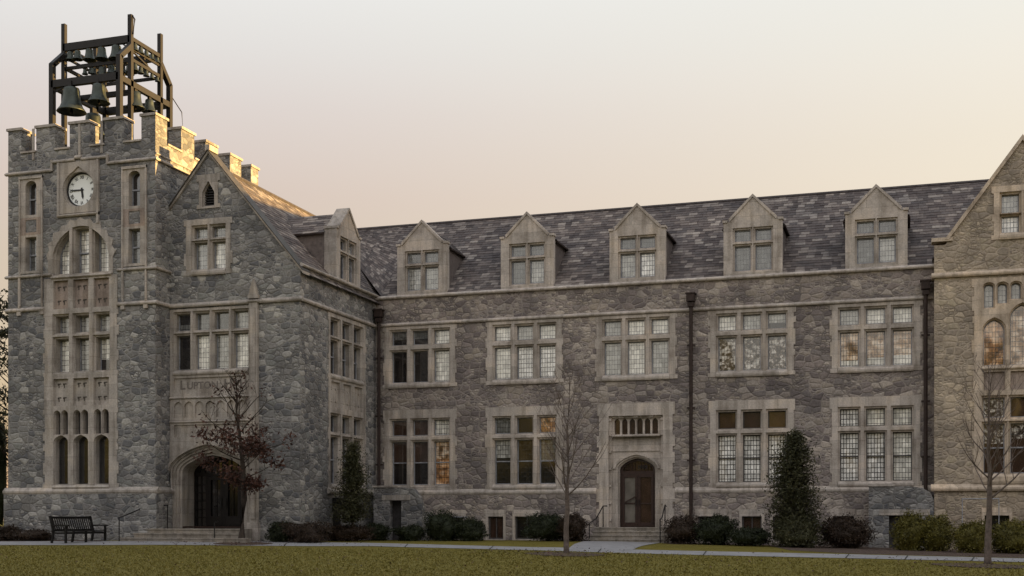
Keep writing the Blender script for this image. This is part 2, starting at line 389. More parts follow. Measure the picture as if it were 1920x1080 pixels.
def thing(name, label, cat, loc, group=None):
    o = bpy.data.objects.new(name, None); S.collection.objects.link(o); o.location = loc
    o.empty_display_size = .3; o['label'] = label; o['category'] = cat
    if group: o['group'] = group
    return o
def tag(o, label, cat, group=None):
    o['label'] = label; o['category'] = cat
    if group: o['group'] = group
    return o
def struct(o, label=None):
    o['kind'] = 'structure'
    if label: o['label'] = label
    return o

def rect(a, b, c, d): return [(a, c), (b, c), (b, d), (a, d)]
def arch(a, b, zb, zs, za, kind='tudor', n=7):
    """opening polygon: jambs a..b from zb to springing zs, apex za"""
    c = (a+b)/2; hw = (b-a)/2; pts = [(a, zb), (b, zb)]
    def prof(t):            # t 0 at springing .. 1 at apex -> (dx, dz)
        if kind == 'round': return hw*math.cos(t*math.pi/2), (za-zs)*math.sin(t*math.pi/2)
        x = hw*(1-t**1.35); q = x/hw
        return x, (za-zs)*(.72*math.sqrt(max(0, 1-q*q))+.28*(1-q))
    for i in range(n): x, z = prof(i/n); pts.append((c+x, zs+z))
    pts.append((c, za))
    for i in range(n-1, -1, -1): x, z = prof(i/n); pts.append((c-x, zs+z))
    return pts
def inset(poly, k):
    cx = (min(p[0] for p in poly)+max(p[0] for p in poly))/2; cz = (min(p[1] for p in poly)+max(p[1] for p in poly))/2
    w = (max(p[0] for p in poly)-min(p[0] for p in poly))/2; h = (max(p[1] for p in poly)-min(p[1] for p in poly))/2
    return [(cx+(p[0]-cx)*(w-k)/w, cz+(p[1]-cz)*(h-k)/h) for p in poly]
def tooth(u0, u1, z0, z1, amp=.10, ear=.32, seed=0):
    """outline of a dressed-stone surround whose side stones bond irregularly into the rubble"""
    r = random.Random(seed); zs = [z0]; z = z0+.16
    while z < z1-ear-.15: zs.append(z); z += r.uniform(.17, .62)
    zs += [z1-ear, z1]
    offs = []
    for i in range(len(zs)-1):
        offs.append(amp if (i % 2 == 0) else 0)
    offs[-1] = amp*1.05
    if len(offs) > 1 and offs[-2] > 0: offs[-2] = 0.
    R_, L_ = [], []
    for i in range(len(zs)-1):
        o = offs[i]+(r.uniform(-.02, .02) if offs[i] else 0); R_ += [(u1+o, zs[i]), (u1+o, zs[i+1])]
        o = offs[i]+(r.uniform(-.02, .02) if offs[i] else 0); L_ += [(u0-o, zs[i]), (u0-o, zs[i+1])]
    pts = R_+L_[::-1]; out = []
    for p in pts:
        if not out or (abs(p[0]-out[-1][0])+abs(p[1]-out[-1][1])) > 1e-5: out.append(p)
    return out
WALLHOLES = {}
SEED = [10]
def lpoly(l, grow=0.):
    a, b, c, d = l[:4]; k = l[4] if len(l) > 4 else None
    a -= grow; b += grow; c -= grow; d += grow
    if k: return arch(a, b, c, l[5]+grow*.3, d, k)
    return rect(a, b, c, d)
def window(F, parent, wall, u0, u1, z0, z1, lights, styles, recess=.26, proud=.03, teeth=True, stone='lime', sill=True, sash='sash', name='window', grow=.075, hole=True, ear=.32, rails=True, lintel=0.):
    SEED[0] += 1
    outer = tooth(u0+.03, u1-.03, z0, z1, .075, ear, SEED[0]) if teeth else rect(u0, u1, z0, z1)
    mb = MB()
    mb.plate(F, outer, [lpoly(l, grow) for l in lights], -proud, .07)
    mb.plate(F, rect(u0+.03, u1-.03, z0+.02, z1-.02), [lpoly(l, .0) for l in lights], .0701, recess+.12)
    # chamfered transition between the two orders
    for l in lights:
        A, B = lpoly(l, grow), lpoly(l, grow*.33); n = len(A)
        mb.add([F(p[0], p[1], .0) for p in A]+[F(p[0], p[1], .10) for p in B], [(i, (i+1) % n, n+(i+1) % n, n+i) for i in range(n)])
    if sill:
        zb = min(l[2] for l in lights)
        ua, ub = min(l[0] for l in lights)-.06, max(l[1] for l in lights)+.06
        mb.band(F, ua, ub, z0-.02, zb-.02, proud+.07, .10, 0, 0.)
    w = mb.build(name, stone, parent)
    sb = MB(); gb = MB(); mats = []
    for l, st in zip(lights, styles):
        P = lpoly(l); Q = inset(P, .035)
        sb.plate(F, P, [Q], recess-.05, recess)
        if rails and l[3]-l[2] > 1.25 and st[0] in 'r':
            zm = (l[2]+l[3])/2+.03; sb.box(F, l[0], l[1], zm-.025, zm+.025, recess-.075, recess-.005)
        st2 = st.lstrip('r').split('|')
        def mi(k):
            if k not in mats: mats.append(k)
            return mats.index(k)
        if len(st2) == 1: gb.face(F, inset(P, .03), recess-.015, mi('g_'+st2[0]))
        else:
            zc = l[2]+(l[3]-l[2])*(float(st2[2]) if len(st2) > 2 else .5)
            gb.face(F, rect(l[0]+.02, l[1]-.02, zc, l[3]-.02), recess-.015, mi('g_'+st2[0])); gb.face(F, rect(l[0]+.02, l[1]-.02, l[2]+.02, zc), recess-.015, mi('g_'+st2[1]))
    sb.build('sash', sash, w)
    g = gb.build('glazing', mats, w, recalc=False)
    if hole: WALLHOLES.setdefault(wall, []).append(rect(u0+.06, u1-.06, z0+.05, z1-.05))
    return w
def wallbuild(name, mat, parent, F, key, outer, th=.45, extra=None):
    mb = MB(); mb.plate(F, outer, WALLHOLES.get(key, []), 0, th)
    if extra: extra(mb)
    return mb.build(name, mat, parent)
RS = random.Random(44)
def slope_roof(mb, A, B, C, D, n, fine=True):
    """separate slates laid in n courses over a base sheet; A,B eave line, D above A, C above B"""
    A, B, C, D = map(Vector, (A, B, C, D)); nr = (B-A).cross(D-A).normalized()
    if nr.z < 0: nr = -nr
    mb.add([A-nr*.01, B-nr*.01, C-nr*.01, D-nr*.01], [(0, 1, 2, 3)])
    ln = (B-A).length
    for i in range(n):
        t0, t1 = i/n, min(1, (i+1.35)/n); x = RS.uniform(-.3, 0)
        while x < ln:
            w = RS.uniform(.2, .42) if fine else 3.; a, b = max(0, x)/ln, min(ln, x+w-.006)/ln; x += w
            if b <= a: continue
            lf = .016+RS.uniform(0, .012); tt = max(0, t0-RS.uniform(0, .06)/n*(i > 0))
            P = lambda u, v: (A.lerp(B, u)).lerp(D.lerp(C, u), v)
            p0, p1, q1, q0 = P(a, tt)+nr*lf, P(b, tt)+nr*(lf+RS.uniform(-.003, .003)), P(b, t1)+nr*.003, P(a, t1)+nr*.003
            mb.add([p0, p1, q1, q0, p0-nr*.014, p1-nr*.014], [(0, 1, 2, 3), (4, 5, 1, 0)])

# ------------------------------------------------------------------ ground
def sstep(x, a, b):
    t = min(1, max(0, (x-a)/(b-a))); return t*t*(3-2*t)
def G(x, y):
    if y >= 42: g = 0.
    elif y >= 39.5: g = -.03*(42-y)
    else: g = -.075-(39.5-max(y, -40))*.0172
    if x > -12: g -= .018*(min(x, 12)+12)*sstep(x, -12, -9)
    g += .07*sstep(-x, 20, 27)*sstep(y, 36, 40)
    return g
def gp(px, py):
    """ground point seen at a photo pixel"""
    a = (px-960)/2330; th = R(17.6); c, s = math.cos(th), math.sin(th)
    d = 20.
    while d < 80:
        x, y = d*(-s+a*c), d*(c+a*s); z = CAM_Z+(975-py)*d/2330
        if z <= G(x, y): break
        d += .03
    return x, y
def sheet(poly, z, name, mat, step=.8, dome=0.):
    """drape a polygon on the ground at +z"""
    me = bpy.data.meshes.new(name); bm = bmesh.new()
    vs = [bm.verts.new((x, y, 0)) for x, y in poly]; f = bm.faces.new(vs)
    xs = [p[0] for p in poly]; ys = [p[1] for p in poly]
    for ax, lo, hi in ((0, min(xs), max(xs)), (1, min(ys), max(ys))):
        k = lo+step
        while k < hi:
            no = (1, 0, 0) if ax == 0 else (0, 1, 0); co = (k, 0, 0) if ax == 0 else (0, k, 0)
            bmesh.ops.bisect_plane(bm, geom=bm.verts[:]+bm.edges[:]+bm.faces[:], plane_co=co, plane_no=no); k += step
    for v in bm.verts: v.co.z = G(v.co.x, v.co.y)+z
    bmesh.ops.recalc_face_normals(bm, faces=bm.faces)
    for f in bm.faces:
        if f.normal.z < 0: f.normal_flip()
    bm.to_mesh(me); bm.free(); me.materials.append(M[mat])
    o = bpy.data.objects.new(name, me); S.collection.objects.link(o); return o
def ground():
    xs = [-900, -400, -200, -120, -80, -60]+[-50+i*.8 for i in range(88)]+[22, 26, 32, 40, 60, 90, 130, 200, 400, 900]
    ys = [-900, -300, -120, -60, -40, -20, 0, 10, 16]+[20+i*.5 for i in range(66)]+[54, 58, 64, 75, 100, 150, 300, 900]
    v = [(x, y, G(x, y)) for y in ys for x in xs]; nx = len(xs)
    f = [(j*nx+i, j*nx+i+1, (j+1)*nx+i+1, (j+1)*nx+i) for j in range(len(ys)-1) for i in range(nx-1)]
    me = bpy.data.meshes.new('lawn'); me.from_pydata(v, [], f); me.materials.append(M['lawn'])
    o = bpy.data.objects.new('lawn', me); S.collection.objects.link(o); struct(o, 'mown lawn running from the foreground up to the stone building')
ground()
top = [(-40, 1016), (265, 1014.5), (520, 1015.5), (700, 1018.5), (1000, 1026.5), (1300, 1033.5), (1600, 1040), (1960, 1048.5)]
bot = [(-40, 1022.5), (200, 1022.5), (430, 1023), (700, 1024.5), (1000, 1032.5), (1300, 1041), (1600, 1047.5), (1960, 1055.5)]
T = [gp(*p) for p in top]; B = [gp(*p) for p in bot]
struct(sheet(T+B[::-1], .012, 'path', 'path'), 'concrete path crossing the lawn in front of the building')
wk = [gp(1062, 1031.5), gp(1182, 1033), gp(1215, 1022), (-9.15, 47.9), (-12.2, 47.9), gp(1075, 1022)]
struct(sheet(wk, .016, 'walkway', 'path'), 'concrete walkway joining the side door steps to the path')
jm = MB()
for px in (540, 770, 930, 1130, 1325, 1592, 1705, 1830):
    k = [i for i in range(7) if top[i][0] <= px <= top[i+1][0]][0]; t = (px-top[k][0])/(top[k+1][0]-top[k][0])
    a = Vector(T[k]).lerp(Vector(T[k+1]), t); k2 = [i for i in range(7) if bot[i][0] <= px-6 <= bot[i+1][0]][0]; t2 = (px-6-bot[k2][0])/(bot[k2+1][0]-bot[k2][0]); b = Vector(B[k2]).lerp(Vector(B[k2+1]), t2)
    jm.add([(a.x-.02, a.y, G(*a)+.017), (a.x+.02, a.y, G(*a)+.017), (b.x+.02, b.y, G(*b)+.017), (b.x-.02, b.y, G(*b)+.017)], [(0, 1, 2, 3)])
struct(jm.build('path_joints', 'joint'), 'dark joints across the concrete path')
struct(sheet([(-21.9, 49.6), (-21.9, 45.2), gp(505, 1012), gp(620, 1013.5), gp(790, 1012.5), gp(1000, 1012.5), (-12.3, 47.9), (-12.3, 49.6)], .006, 'planting_bed', 'mulch'), 'brown mulch bed left of the side door')
struct(sheet([(-9.0, 49.6), (-9.0, 47.6), gp(1260, 1020.5), gp(1440, 1023), gp(1480, 1032), gp(1600, 1038.5), gp(1930, 1046.5), (7, 48.8), (1, 49.6)], .006, 'planting_bed', 'mulch'), 'brown mulch bed right of the side door')
struct(sheet([(-36, 41.6), (-36, 40.0), (-29.8, 40.0), (-29.6, 41.6)], .006, 'planting_bed', 'mulch'), 'narrow mulch bed along the clock tower')
def ring(px, py, rx, ry):
    c = gp(px, py); return [(c[0]+rx*math.cos(a/24*2*math.pi)*random.uniform(.93, 1.07), c[1]+ry*math.sin(a/24*2*math.pi)*random.uniform(.93, 1.07)) for a in range(24)]
struct(sheet(ring(455, 1020, 1.1, 1.0), .02, 'mulch_ring', 'mulch', .4), 'mulch ring under the russet-leaved tree')
struct(sheet(ring(1058, 1040, 1.15, 1.2), .02, 'mulch_ring', 'mulch', .4), 'mulch ring under the bare tree near the side door')
struct(sheet(ring(1850, 1062, 1.45, 1.1), .02, 'mulch_ring', 'mulch', .4), 'mulch ring under the bare tree at the right')

# ------------------------------------------------------------------ clock tower
TX0, TX1, TY0, TY1 = -34.5, -27.65, 41.6, 49.6
tw = thing('clock_tower', 'square grey rubble-stone tower with a round white clock and battlements', 'tower', (-31.1, 45.6, 0))
FT = FY(TY0)
LT = [(-32.28, -31.66), (-31.35, -30.72), (-30.40, -29.77)]
def tower():
    # central stack of windows
    lights = [(a, b, 6.74, 8.05) for a, b in LT]+[(a, b, 8.27, 8.95) for a, b in LT]
    window(FT, tw, 't', -32.75, -29.35, 6.55, 9.1, lights, ['pale', 'mid', 'pale|dark|.35']+['mid']*3, recess=.42, sill=False, ear=.2)
    lights = [(a, b, 2.27, 4.18, 'tudor', 3.95) for a, b in LT]
    for a, b in LT:
        m_ = (a+b)/2
        lights += [(a, m_-.04, 4.25, 5.18, 'tudor', 5.04), (m_+.04, b, 4.25, 5.18, 'tudor', 5.04)]
    window(FT, tw, 't', -32.75, -29.35, 2.12, 5.25, lights, ['grey|dark|.7']*0+['dark']*9, recess=.34, sill=True, sash='sash_dark', ear=.2, grow=.03)
    # arched three-light window
    m = MB(); r = random.Random(3)
    cx, cz, Ro, Ri = -31.05, 11.15, 1.5, 1.28
    outer = [(cx+Ro, 10.5)]; k = 22
    for i in range(k+1):
        a = math.pi*i/k; rr = Ro+(r.uniform(.10, .2) if i % 2 else r.uniform(-.02, .04)); outer.append((cx+rr*math.cos(a), cz+rr*math.sin(a)))
    outer.append((cx-Ro, 10.5))
    aw = []
    for a, b in [(-32.28, -31.62), (-31.37, -30.70), (-30.45, -29.80)]:
        pts = [(a, 10.62), (b, 10.62)]
        for i in range(9):
            u = b+(a-b)*i/8; pts.append((u, cz+math.sqrt(max(0.01, (Ri-.02)**2-(u-cx)**2))-.02))
        aw.append(pts)
    m.plate(FT, outer, [inset(p, -.06) for p in aw], -.04, .08); m.plate(FT, [(cx+Ro-.05, 10.52)]+[(cx+(Ro-.05)*math.cos(math.pi*i/20), cz+(Ro-.05)*math.sin(math.pi*i/20)) for i in range(21)]+[(cx-Ro+.05, 10.52)], aw, .0801, .5)
    w = m.build('arched_window', 'lime', tw); WALLHOLES.setdefault('t', []).append([(cx+Ro-.08, 10.53)]+[(cx+(Ro-.08)*math.cos(math.pi*i/16), cz+(Ro-.08)*math.sin(math.pi*i/16)) for i in range(17)]+[(cx-Ro+.08, 10.53)])
    sb, gb = MB(), MB()
    for p in aw: sb.plate(FT, p, [inset(p, .045)], .36, .42); gb.face(FT, p, .41)
    sb.box(FT, -31.37, -30.7, 11.42, 11.47, .33, .41)
    sb.build('sash', 'sash', w); gb.build('glazing', 'g_pale', w, recalc=False)
    # carved panels with mullions between the windows
    for z0, z1, mt in ((5.25, 6.55, 'lime'), (9.1, 10.45, 'panel')):
        m = MB(); m.plate(FT, rect(-32.75, -29.35, z0+.003, z1-.003), [rect(a-.04, b+.04, z0+.12, z1-.1) for a, b in LT], -.03, .12)
        p = m.build('carved_panel', 'lime', tw)
        q = MB(); t = MB()
        q.box(FT, -32.7, -29.4, z0+.02, z1-.02, .1, .3)
        for a, b in LT:
            for zz in (z0+.38, z0+.93):
                for uu in (a+.17, b-.2):
                    t.box(FT, uu-.07, uu+.07, zz+.06, zz+.10, .085, .13); t.box(FT, uu-.05, uu-.01, zz-.08, zz+.06, .09, .13); t.box(FT, uu-.085, uu-.06, zz+.02, zz+.09, .085, .13)
        q.build('panel_field', mt, p); t.build('carving', 'carved', p)
        WALLHOLES['t'].append(rect(-32.7, -29.4, z0+.08, z1-.05))
    # slit windows with long stone strips
    for c in (-33.38, -28.58):
        for z0, z1, hd in ((12.95, 14.5, True), (10.72, 12.25, False)):
            l = (c-.26, c+.26, z0+.1, z1-.08, 'round', z1-.3) if hd else (c-.26, c+.26, z0+.1, z1-.08)
            m = MB(); m.plate(FT, rect(c-.5, c+.5, z0, z1), [lpoly(l)], -.03, .35)
            w = m.build('slit_window', 'lime', tw)
            sb, gb = MB(), MB(); P = lpoly(l); sb.plate(FT, P, [inset(P, .04)], .22, .27); zm = (z0+z1)/2; sb.box(FT, c-.26, c+.26, zm-.03, zm+.03, .2, .26)
            sb.build('sash', 'sash', w); gb.face(FT, P, .26); gb.build('glazing', 'g_dark' if hd else 'g_grey', w, recalc=False)
            WALLHOLES['t'].append(rect(c-.46, c+.46, z0+.04, z1-.04))
        m = MB(); m.plate(FT, rect(c-.5, c+.5, 12.25, 12.95), [rect(c-.26, c+.26, 12.36, 12.86)], -.028, .1); m.box(FT, c-.48, c+.48, 12.27, 12.93, .1, .2)
        m.build('spandrel_panel', 'panel', tw)
        m = MB()
        for u in (c-.56, c+.5): m.box(FT, u, u+.06+.0, 9.42, 14.6, -.075, .01)
        m.box(FT, c-.56, c+.56, 14.5, 14.6, -.085, .01)
        split(m, 'stone_strip', 'lime', tw)
    # clock
    m = MB(); cc = (-31.14, 13.93)
    circ = lambda r_, n=40: [(cc[0]+r_*math.cos(2*math.pi*i/n), cc[1]+r_*math.sin(2*math.pi*i/n)) for i in range(n)]
    hole = [(x, z+(.16*math.exp(-((x-cc[0])/.16)**2) if z > cc[1]+.3 else 0)) for x, z in circ(.72)]
    m.plate(FT, rect(-32.03, -30.25, 12.98, 15.0), [hole], -.05, .02); m.plate(FT, rect(-32.0, -30.3, 13.0, 14.98), [circ(.68)], .0201, .3)
    for u in (-32.1, -30.27): m.box(FT, u, u+.09, 12.5 if u > -31 else 12.9, 15.0, -.10, .01)
    m.band(FT, -32.1, -30.18, 12.84, 12.98, .12)
    m.build('clock_surround', 'lime', tw); WALLHOLES['t'].append(rect(-31.95, -30.32, 13.05, 14.9))
    ck = MB(); ck.plate(FT, circ(.64), [], .20, .24); ck = ck.build('clock', 'dial', tw)
    rm = MB(); rm.plate(FT, circ(.67), [circ(.625)], .15, .25); rm.build('clock_rim', 'black', ck)
    hm = MB()
    def hand(ang, ln, w):
        dx, dz = math.sin(ang), math.cos(ang); nx, nz = -dz, dx
        P = [(cc[0]-dx*.09+nx*w, cc[1]-dz*.09+nz*w), (cc[0]-dx*.09-nx*w, cc[1]-dz*.09-nz*w), (cc[0]+dx*ln*.7-nx*w*1.3, cc[1]+dz*ln*.7-nz*w*1.3), (cc[0]+dx*ln, cc[1]+dz*ln), (cc[0]+dx*ln*.7+nx*w*1.3, cc[1]+dz*ln*.7+nz*w*1.3)]
        return P
    hm.plate(FT, hand(R(270), .54, .024), [], .172, .18); hm.build('minute_hand', 'black', ck)
    hm = MB(); hm.plate(FT, hand(R(172), .38, .038), [], .184, .192); hm.build('hour_hand', 'black', ck)
    nm = MB()
    for i, t in enumerate(['XII', 'I', 'II', 'III', 'IIII', 'V', 'VI', 'VII', 'VIII', 'IX', 'X', 'XI']):
        a = R(30*i)
        for (x, z), tri in text_tris(t, .18):
            pass
        vs, fs = TXT
        nm.add([FT(cc[0]+(x*.8)*math.cos(a)+(z+.50)*math.sin(a), cc[1]-(x*.8)*math.sin(a)+(z+.50)*math.cos(a), .194) for x, z in vs], fs)
    nm.build('numerals', 'black', ck, recalc=False)
TXT = None
def text_tris(t, size):
    """flat letter triangles centred on the origin"""
    global TXT
    cu = bpy.data.curves.new('t', 'FONT'); cu.body = t; cu.size = size; cu.align_x = 'CENTER'; cu.align_y = 'CENTER'; cu.offset = size*.03
    o = bpy.data.objects.new('t', cu); S.collection.objects.link(o)
    bpy.context.view_layer.update()
    me = bpy.data.meshes.new_from_object(o.evaluated_get(bpy.context.evaluated_depsgraph_get()))
    TXT = ([(v.co.x, v.co.y) for v in me.vertices], [tuple(p.vertices) for p in me.polygons])
    bpy.data.objects.remove(o); bpy.data.curves.remove(cu); bpy.data.meshes.remove(me)
    return []
tower()
PT = 15.55
wallbuild('front_wall', 'stone_grey', tw, FT, 't', rect(TX0, TX1, -1, PT), .6)
m = MB(); m.box(FX(TX1), TY0+.6, TY1, -1, PT, 0, .6); m.box(FXL(TX0), TY0+.6, TY1, -1, PT, 0, .6); m.bx(TX0+.6, TX1-.6, TY1-.6, TY1, -1, PT); split(m, 'side_wall', 'stone_grey', tw)
m = MB(); m.bx(TX0+.6, TX1-.6, TY0+.6, TY1-.6, 14.3, 14.45); m.build('roof_deck', 'slate_ridge', tw)
m = MB(); m.box(FT, TX0-.12, TX1+.12, -1, 1.88, -.12, 0); m.box(FX(TX1), TY0, 42.595, -1, 1.88, -.12, 0); m.box(FXL(TX0), TY0, TY1, -1, 1.88, -.12, 0); split(m, 'plinth', 'stone_grey', tw)
m = MB()
def tband(z0, z1, pr):
    m.band(FT, TX0-pr, TX1+pr, z0, z1, pr, None); m.band(FX(TX1), TY0, TY1, z0, z1, pr); m.band(FXL(TX0), TY0, TY1, z0, z1, pr)
tband(1.88, 2.14, .15)
for a, b in ((TX0-.1, -32.75), (-29.35, TX1+.1)): m.band(FT, a, b, 9.2, 9.36, .1); m.band(FT, a, b if b > -30 else -32.4, 10.55, 10.68, .1)
m.band(FX(TX1), TY0, 42.6, 9.2, 9.36, .1); m.band(FX(TX1), TY0, 42.6, 10.55, 10.68, .1)
m.band(FT, -32.4, -29.6, 10.43, 10.54, .11)
m.band(FT, TX0-.1, -32.35, 14.7, 14.84, .1); m.band(FT, -32.35, -31.3, 15.02, 15.16, .1); m.band(FT, -31.0, -29.8, 15.02, 15.16, .1); m.band(FT, -31.3, -31.0, 15.1, 15.26, .1)
m.band(FT, -29.8, TX1+.1, 14.76, 14.9, .1); m.box(FT, -32.42, -32.33, 14.7, 15.16, -.09, .01); m.box(FT, -29.83, -29.75, 14.76, 15.16, -.09, .01)
m.band(FX(TX1), TY0, TY1, 14.76, 14.9, .1); m.band(FX(TX1), TY0, TY1, 15.0, 15.08, .06)
for u in (-33.95, -32.85, -29.1, -28.06): m.box(FT, u-.035, u+.035, 9.36, 10.55, -.06, .01); m.box(FT, u-.09, u+.09, 9.05, 9.2, -.07, .01)
split(m, 'string_course', 'lime', tw)
# battlements
mer = [(-34.5, -33.87), (-33.15, -32.25), (-31.57, -30.64), (-29.95, -29.08), (-28.28, TX1)]
mery = [(41.6, 42.4), (43.4, 44.35), (45.2, 46.1), (47.15, 48.1), (48.95, TY1)]
MZ = 16.5
m = MB(); c = MB()
for a, b in mer:
    for F, in ((FT,), (FY(TY1-.6),)):
        m.box(F, a+(.002 if a == -34.5 else 0), b-(.002 if b == TX1 else 0), PT, MZ, .002, .598); c.box(F, a-.05, b+.05, MZ, MZ+.1, -.06, .66)
for i, (a, b) in enumerate(mery):
    if 0 < i < 4:
        for F in (FX(TX1), FXL(TX0)):
            m.box(F, a, b, PT, MZ, .002, .598); c.box(F, a-.05, b+.05, MZ, MZ+.1, -.06, .66)
for F in (FX(TX1), FXL(TX0)):
    m.box(F, TY0+.6, mery[0][1], PT, MZ, .004, .596); c.box(F, TY0+.6, mery[0][1]+.05, MZ, MZ+.098, -.06, .66)
    m.box(F, mery[4][0], TY1-.6, PT, MZ, .004, .596); c.box(F, mery[4][0]-.05, TY1-.6, MZ, MZ+.098, -.06, .66)
for (a0, b0), (a1, b1) in zip(mer, mer[1:]): c.box(FT, b0, a1, PT, PT+.07, -.06, .62)
for (a0, b0), (a1, b1) in zip(mery, mery[1:]): c.box(FX(TX1), b0, a1, PT, PT+.07, -.06, .62); c.box(FXL(TX0), b0, a1, PT, PT+.07, -.03, .62)
for a in (-33.28, -30.08, -31.1): c.box(FT, a-.05, a+.05, PT-.3, MZ, -.03, .01)
split(m, 'merlon', 'stone_grey', tw); split(c, 'coping', 'lime', tw)
# drip pipe on the tower corner
# ------------------------------------------------------------------ gabled entrance wing
GX0, GX1, GY = TX1, -21.96, 42.6
gw = thing('entrance_wing', 'gabled grey stone wing with the arched main entrance beside the clock tower', 'building', (-24.8, 46, 0))
FG = FY(GY); FS = FX(GX1)
APX, APZ = -25.9, 15.15
def gz(x): return APZ-abs(x-APX)*1.20
L4 = [(-27.40, -26.78), (-26.55, -25.93), (-25.70, -25.08), (-24.85, -24.22)]
window(FG, gw, 'g', -27.64, -24.08, 6.55, 9.12, [(a, b, 6.75, 8.1) for a, b in L4]+[(a, b, 8.28, 8.95) for a, b in L4], ['plain|mid|.0', 'pale', 'mid', 'pale']+['dark|grey|.4', 'grey', 'grey', 'mid'], recess=.3, teeth=False)
window(FG, gw, 'g', -26.95, -24.92, 10.42, 12.6, [(-26.6, -26.02, 10.66, 11.7), (-25.8, -25.22, 10.66, 11.7), (-26.6, -26.02, 11.86, 12.3), (-25.8, -25.22, 11.86, 12.3)], ['mid', 'pale', 'mid', 'mid'], recess=.3, ear=.24)
def louvre():
    l = (-26.14, -25.70, 13.12, 14.02, 'tudor', 13.55)
    m = MB(); P = [(-26.14, 13.12), (-25.70, 13.12), (-25.70, 13.62), (-25.92, 14.02), (-26.14, 13.62)]
    m.plate(FG, tooth(-26.33, -25.5, 13.0, 14.32, .08, .26, 5), [inset(P, -.05)], -.04, .06); m.plate(FG, rect(-26.3, -25.53, 13.02, 14.3), [P], .0601, .35)
    w = m.build('louvred_opening', 'lime', gw); s = MB()
    for i in range(8): s.box(FG, -26.14, -25.7, 13.14+i*.1, 13.18+i*.1, .12, .2)
    s.build('louvre_blades', 'iron', w); k = MB(); k.face(FG, P, .27); k.build('louvre_back', 'dark', w, recalc=False)
    WALLHOLES['g'].append(rect(-26.27, -25.56, 13.06, 14.25))
louvre()
def entrance():
    e = MB()
    e.plate(FG, rect(-27.64, -24.08, 5.66, 6.55), [rect(-27.45, -24.25, 5.8, 6.42)], -.03, .05); e.box(FG, -27.5, -24.2, 5.75, 6.5, .03, .2)
    e.band(FG, -27.64, -24.08, 5.6, 5.70, .09)
    # blind arcade
    n = 7; w = (3.3)/n; hs = [arch(-27.5+i*w+.04, -27.5+(i+1)*w-.04, 4.85, 5.3, 5.5, 'tudor') for i in range(n)]
    e.plate(FG, rect(-27.64, -24.08, 4.76, 5.6), hs, -.03, .05); e.box(FG, -27.6, -24.1, 4.8, 5.58, .045, .2)
    e.band(FG, -27.64, -24.08, 4.66, 4.76, .09)
    # tablet above the arch
    e.plate(FG, rect(-27.64, -24.08, 4.0, 4.66), [rect(-27.45, -24.25, 4.1, 4.58)], -.03, .04); e.box(FG, -27.5, -24.2, 4.05, 4.62, .03, .2)
    for i in range(9):
        u = -27.2+i*.34; e.plate(FG, [(u+.12*math.cos(t*math.pi/4)*(1 if t % 2 else .6), 4.34+.12*math.sin(t*math.pi/4)*(1 if t % 2 else .6)) for t in range(8)], [], .015, .035)
    # moulded four-centred arch in stepped orders
    c = -25.92
    for i, (hw, za, d0, d1) in enumerate(((1.72, 3.78, -.05, .02), (1.66, 3.72, .0201, .1), (1.56, 3.62, .1001, .19), (1.46, 3.50, .1901, .28), (1.36, 3.40, .2801, 1.35))):
        P = arch(c-hw, c+hw, -.9, 2.75, za, 'tudor', 12)
        e.plate(FG, rect(-27.64, -24.08, -.95, 4.0) if i < 4 else rect(-27.64, -24.08, -.95, 4.0), [P], d0, d1)
    # hood mould over the arch
    P = arch(c-1.84, c+1.84, 2.6, 2.75, 3.92, 'tudor', 12)[2:]; Q = arch(c-1.74, c+1.74, 2.6, 2.75, 3.80, 'tudor', 12)[2:]
    e.plate(FG, P+Q[::-1], [], -.13, -.04)
    # tall pilaster and pinnacle
    e.box(FG, -24.08, -23.72, -.9, 9.2, -.14, .2); e.box(FG, -24.0, -23.8, .9, 9.0, -.19, -.1); e.box(FG, -24.14, -23.66, -.9, .75, -.2, .05); e.box(FG, -24.12, -23.68, 9.36, 9.5, -.17, .05)
    pn = [(-24.08, 9.5), (-23.72, 9.5), (-23.78, 9.75), (-23.90, 10.12), (-24.02, 9.75)]; e.plate(FG, pn, [], -.16, .0)
    o = e.build('entrance_surround', 'lime', gw)
    WALLHOLES['g'].append(rect(-27.63, -24.12, -1.2, 6.5))
    t = MB()
    def put(s, size, u, z, sx=1.):
        text_tris(s, size); vs, fs = TXT; w_ = max(v[0] for v in vs)-min(v[0] for v in vs); u0 = min(v[0] for v in vs)
        t.add([FG(u+(x-u0)*sx, z+y, .026) for x, y in vs], fs); return u+w_*sx
    x = put('L', .50, -27.2, 6.13); x = put('UPTON', .38, x+.07, 6.10, 1.08); x = put('H', .50, x+.28, 6.13); put('ALL', .38, x+.07, 6.10, 1.05)
    t.build('inscription', 'incised', o, recalc=False)
    # doors deep in the arch
    fr = MB(); D = 1.15
    P = arch(c-1.36, c+1.36, .5, 2.75, 3.40, 'tudor', 12)
    fr.plate(FG, P, [rect(c-1.28, c-.84, .62, 2.6), rect(c-.74, c-.04, .62, 2.6), rect(c+.04, c+.74, .62, 2.6), rect(c+.84, c+1.28, .62, 2.6),
        [(c-1.2, 2.74), (c-.1, 2.74), (c-.1, 3.26), (c-.6, 3.17), (c-1.05, 2.98)], [(c+.1, 2.74), (c+1.2, 2.74), (c+1.05, 2.98), (c+.6, 3.17), (c+.1, 3.26)]], D, D+.1)
    for u in (c-1.28, c+.84):
        for i in range(1, 6): fr.box(FG, u, u+.44, .62+i*.33-.015, .62+i*.33+.015, D+.04, D+.07)
        fr.box(FG, u+.2, u+.23, .62, 2.6, D+.045, D+.075)
    for i in range(-3, 4):
        if i: fr.box(FG, c+i*.3-.012, c+i*.3+.012, 2.74, 3.3-abs(i)*.08, D+.04, D+.07)
    d = fr.build('door_frame', 'door_dark', gw)
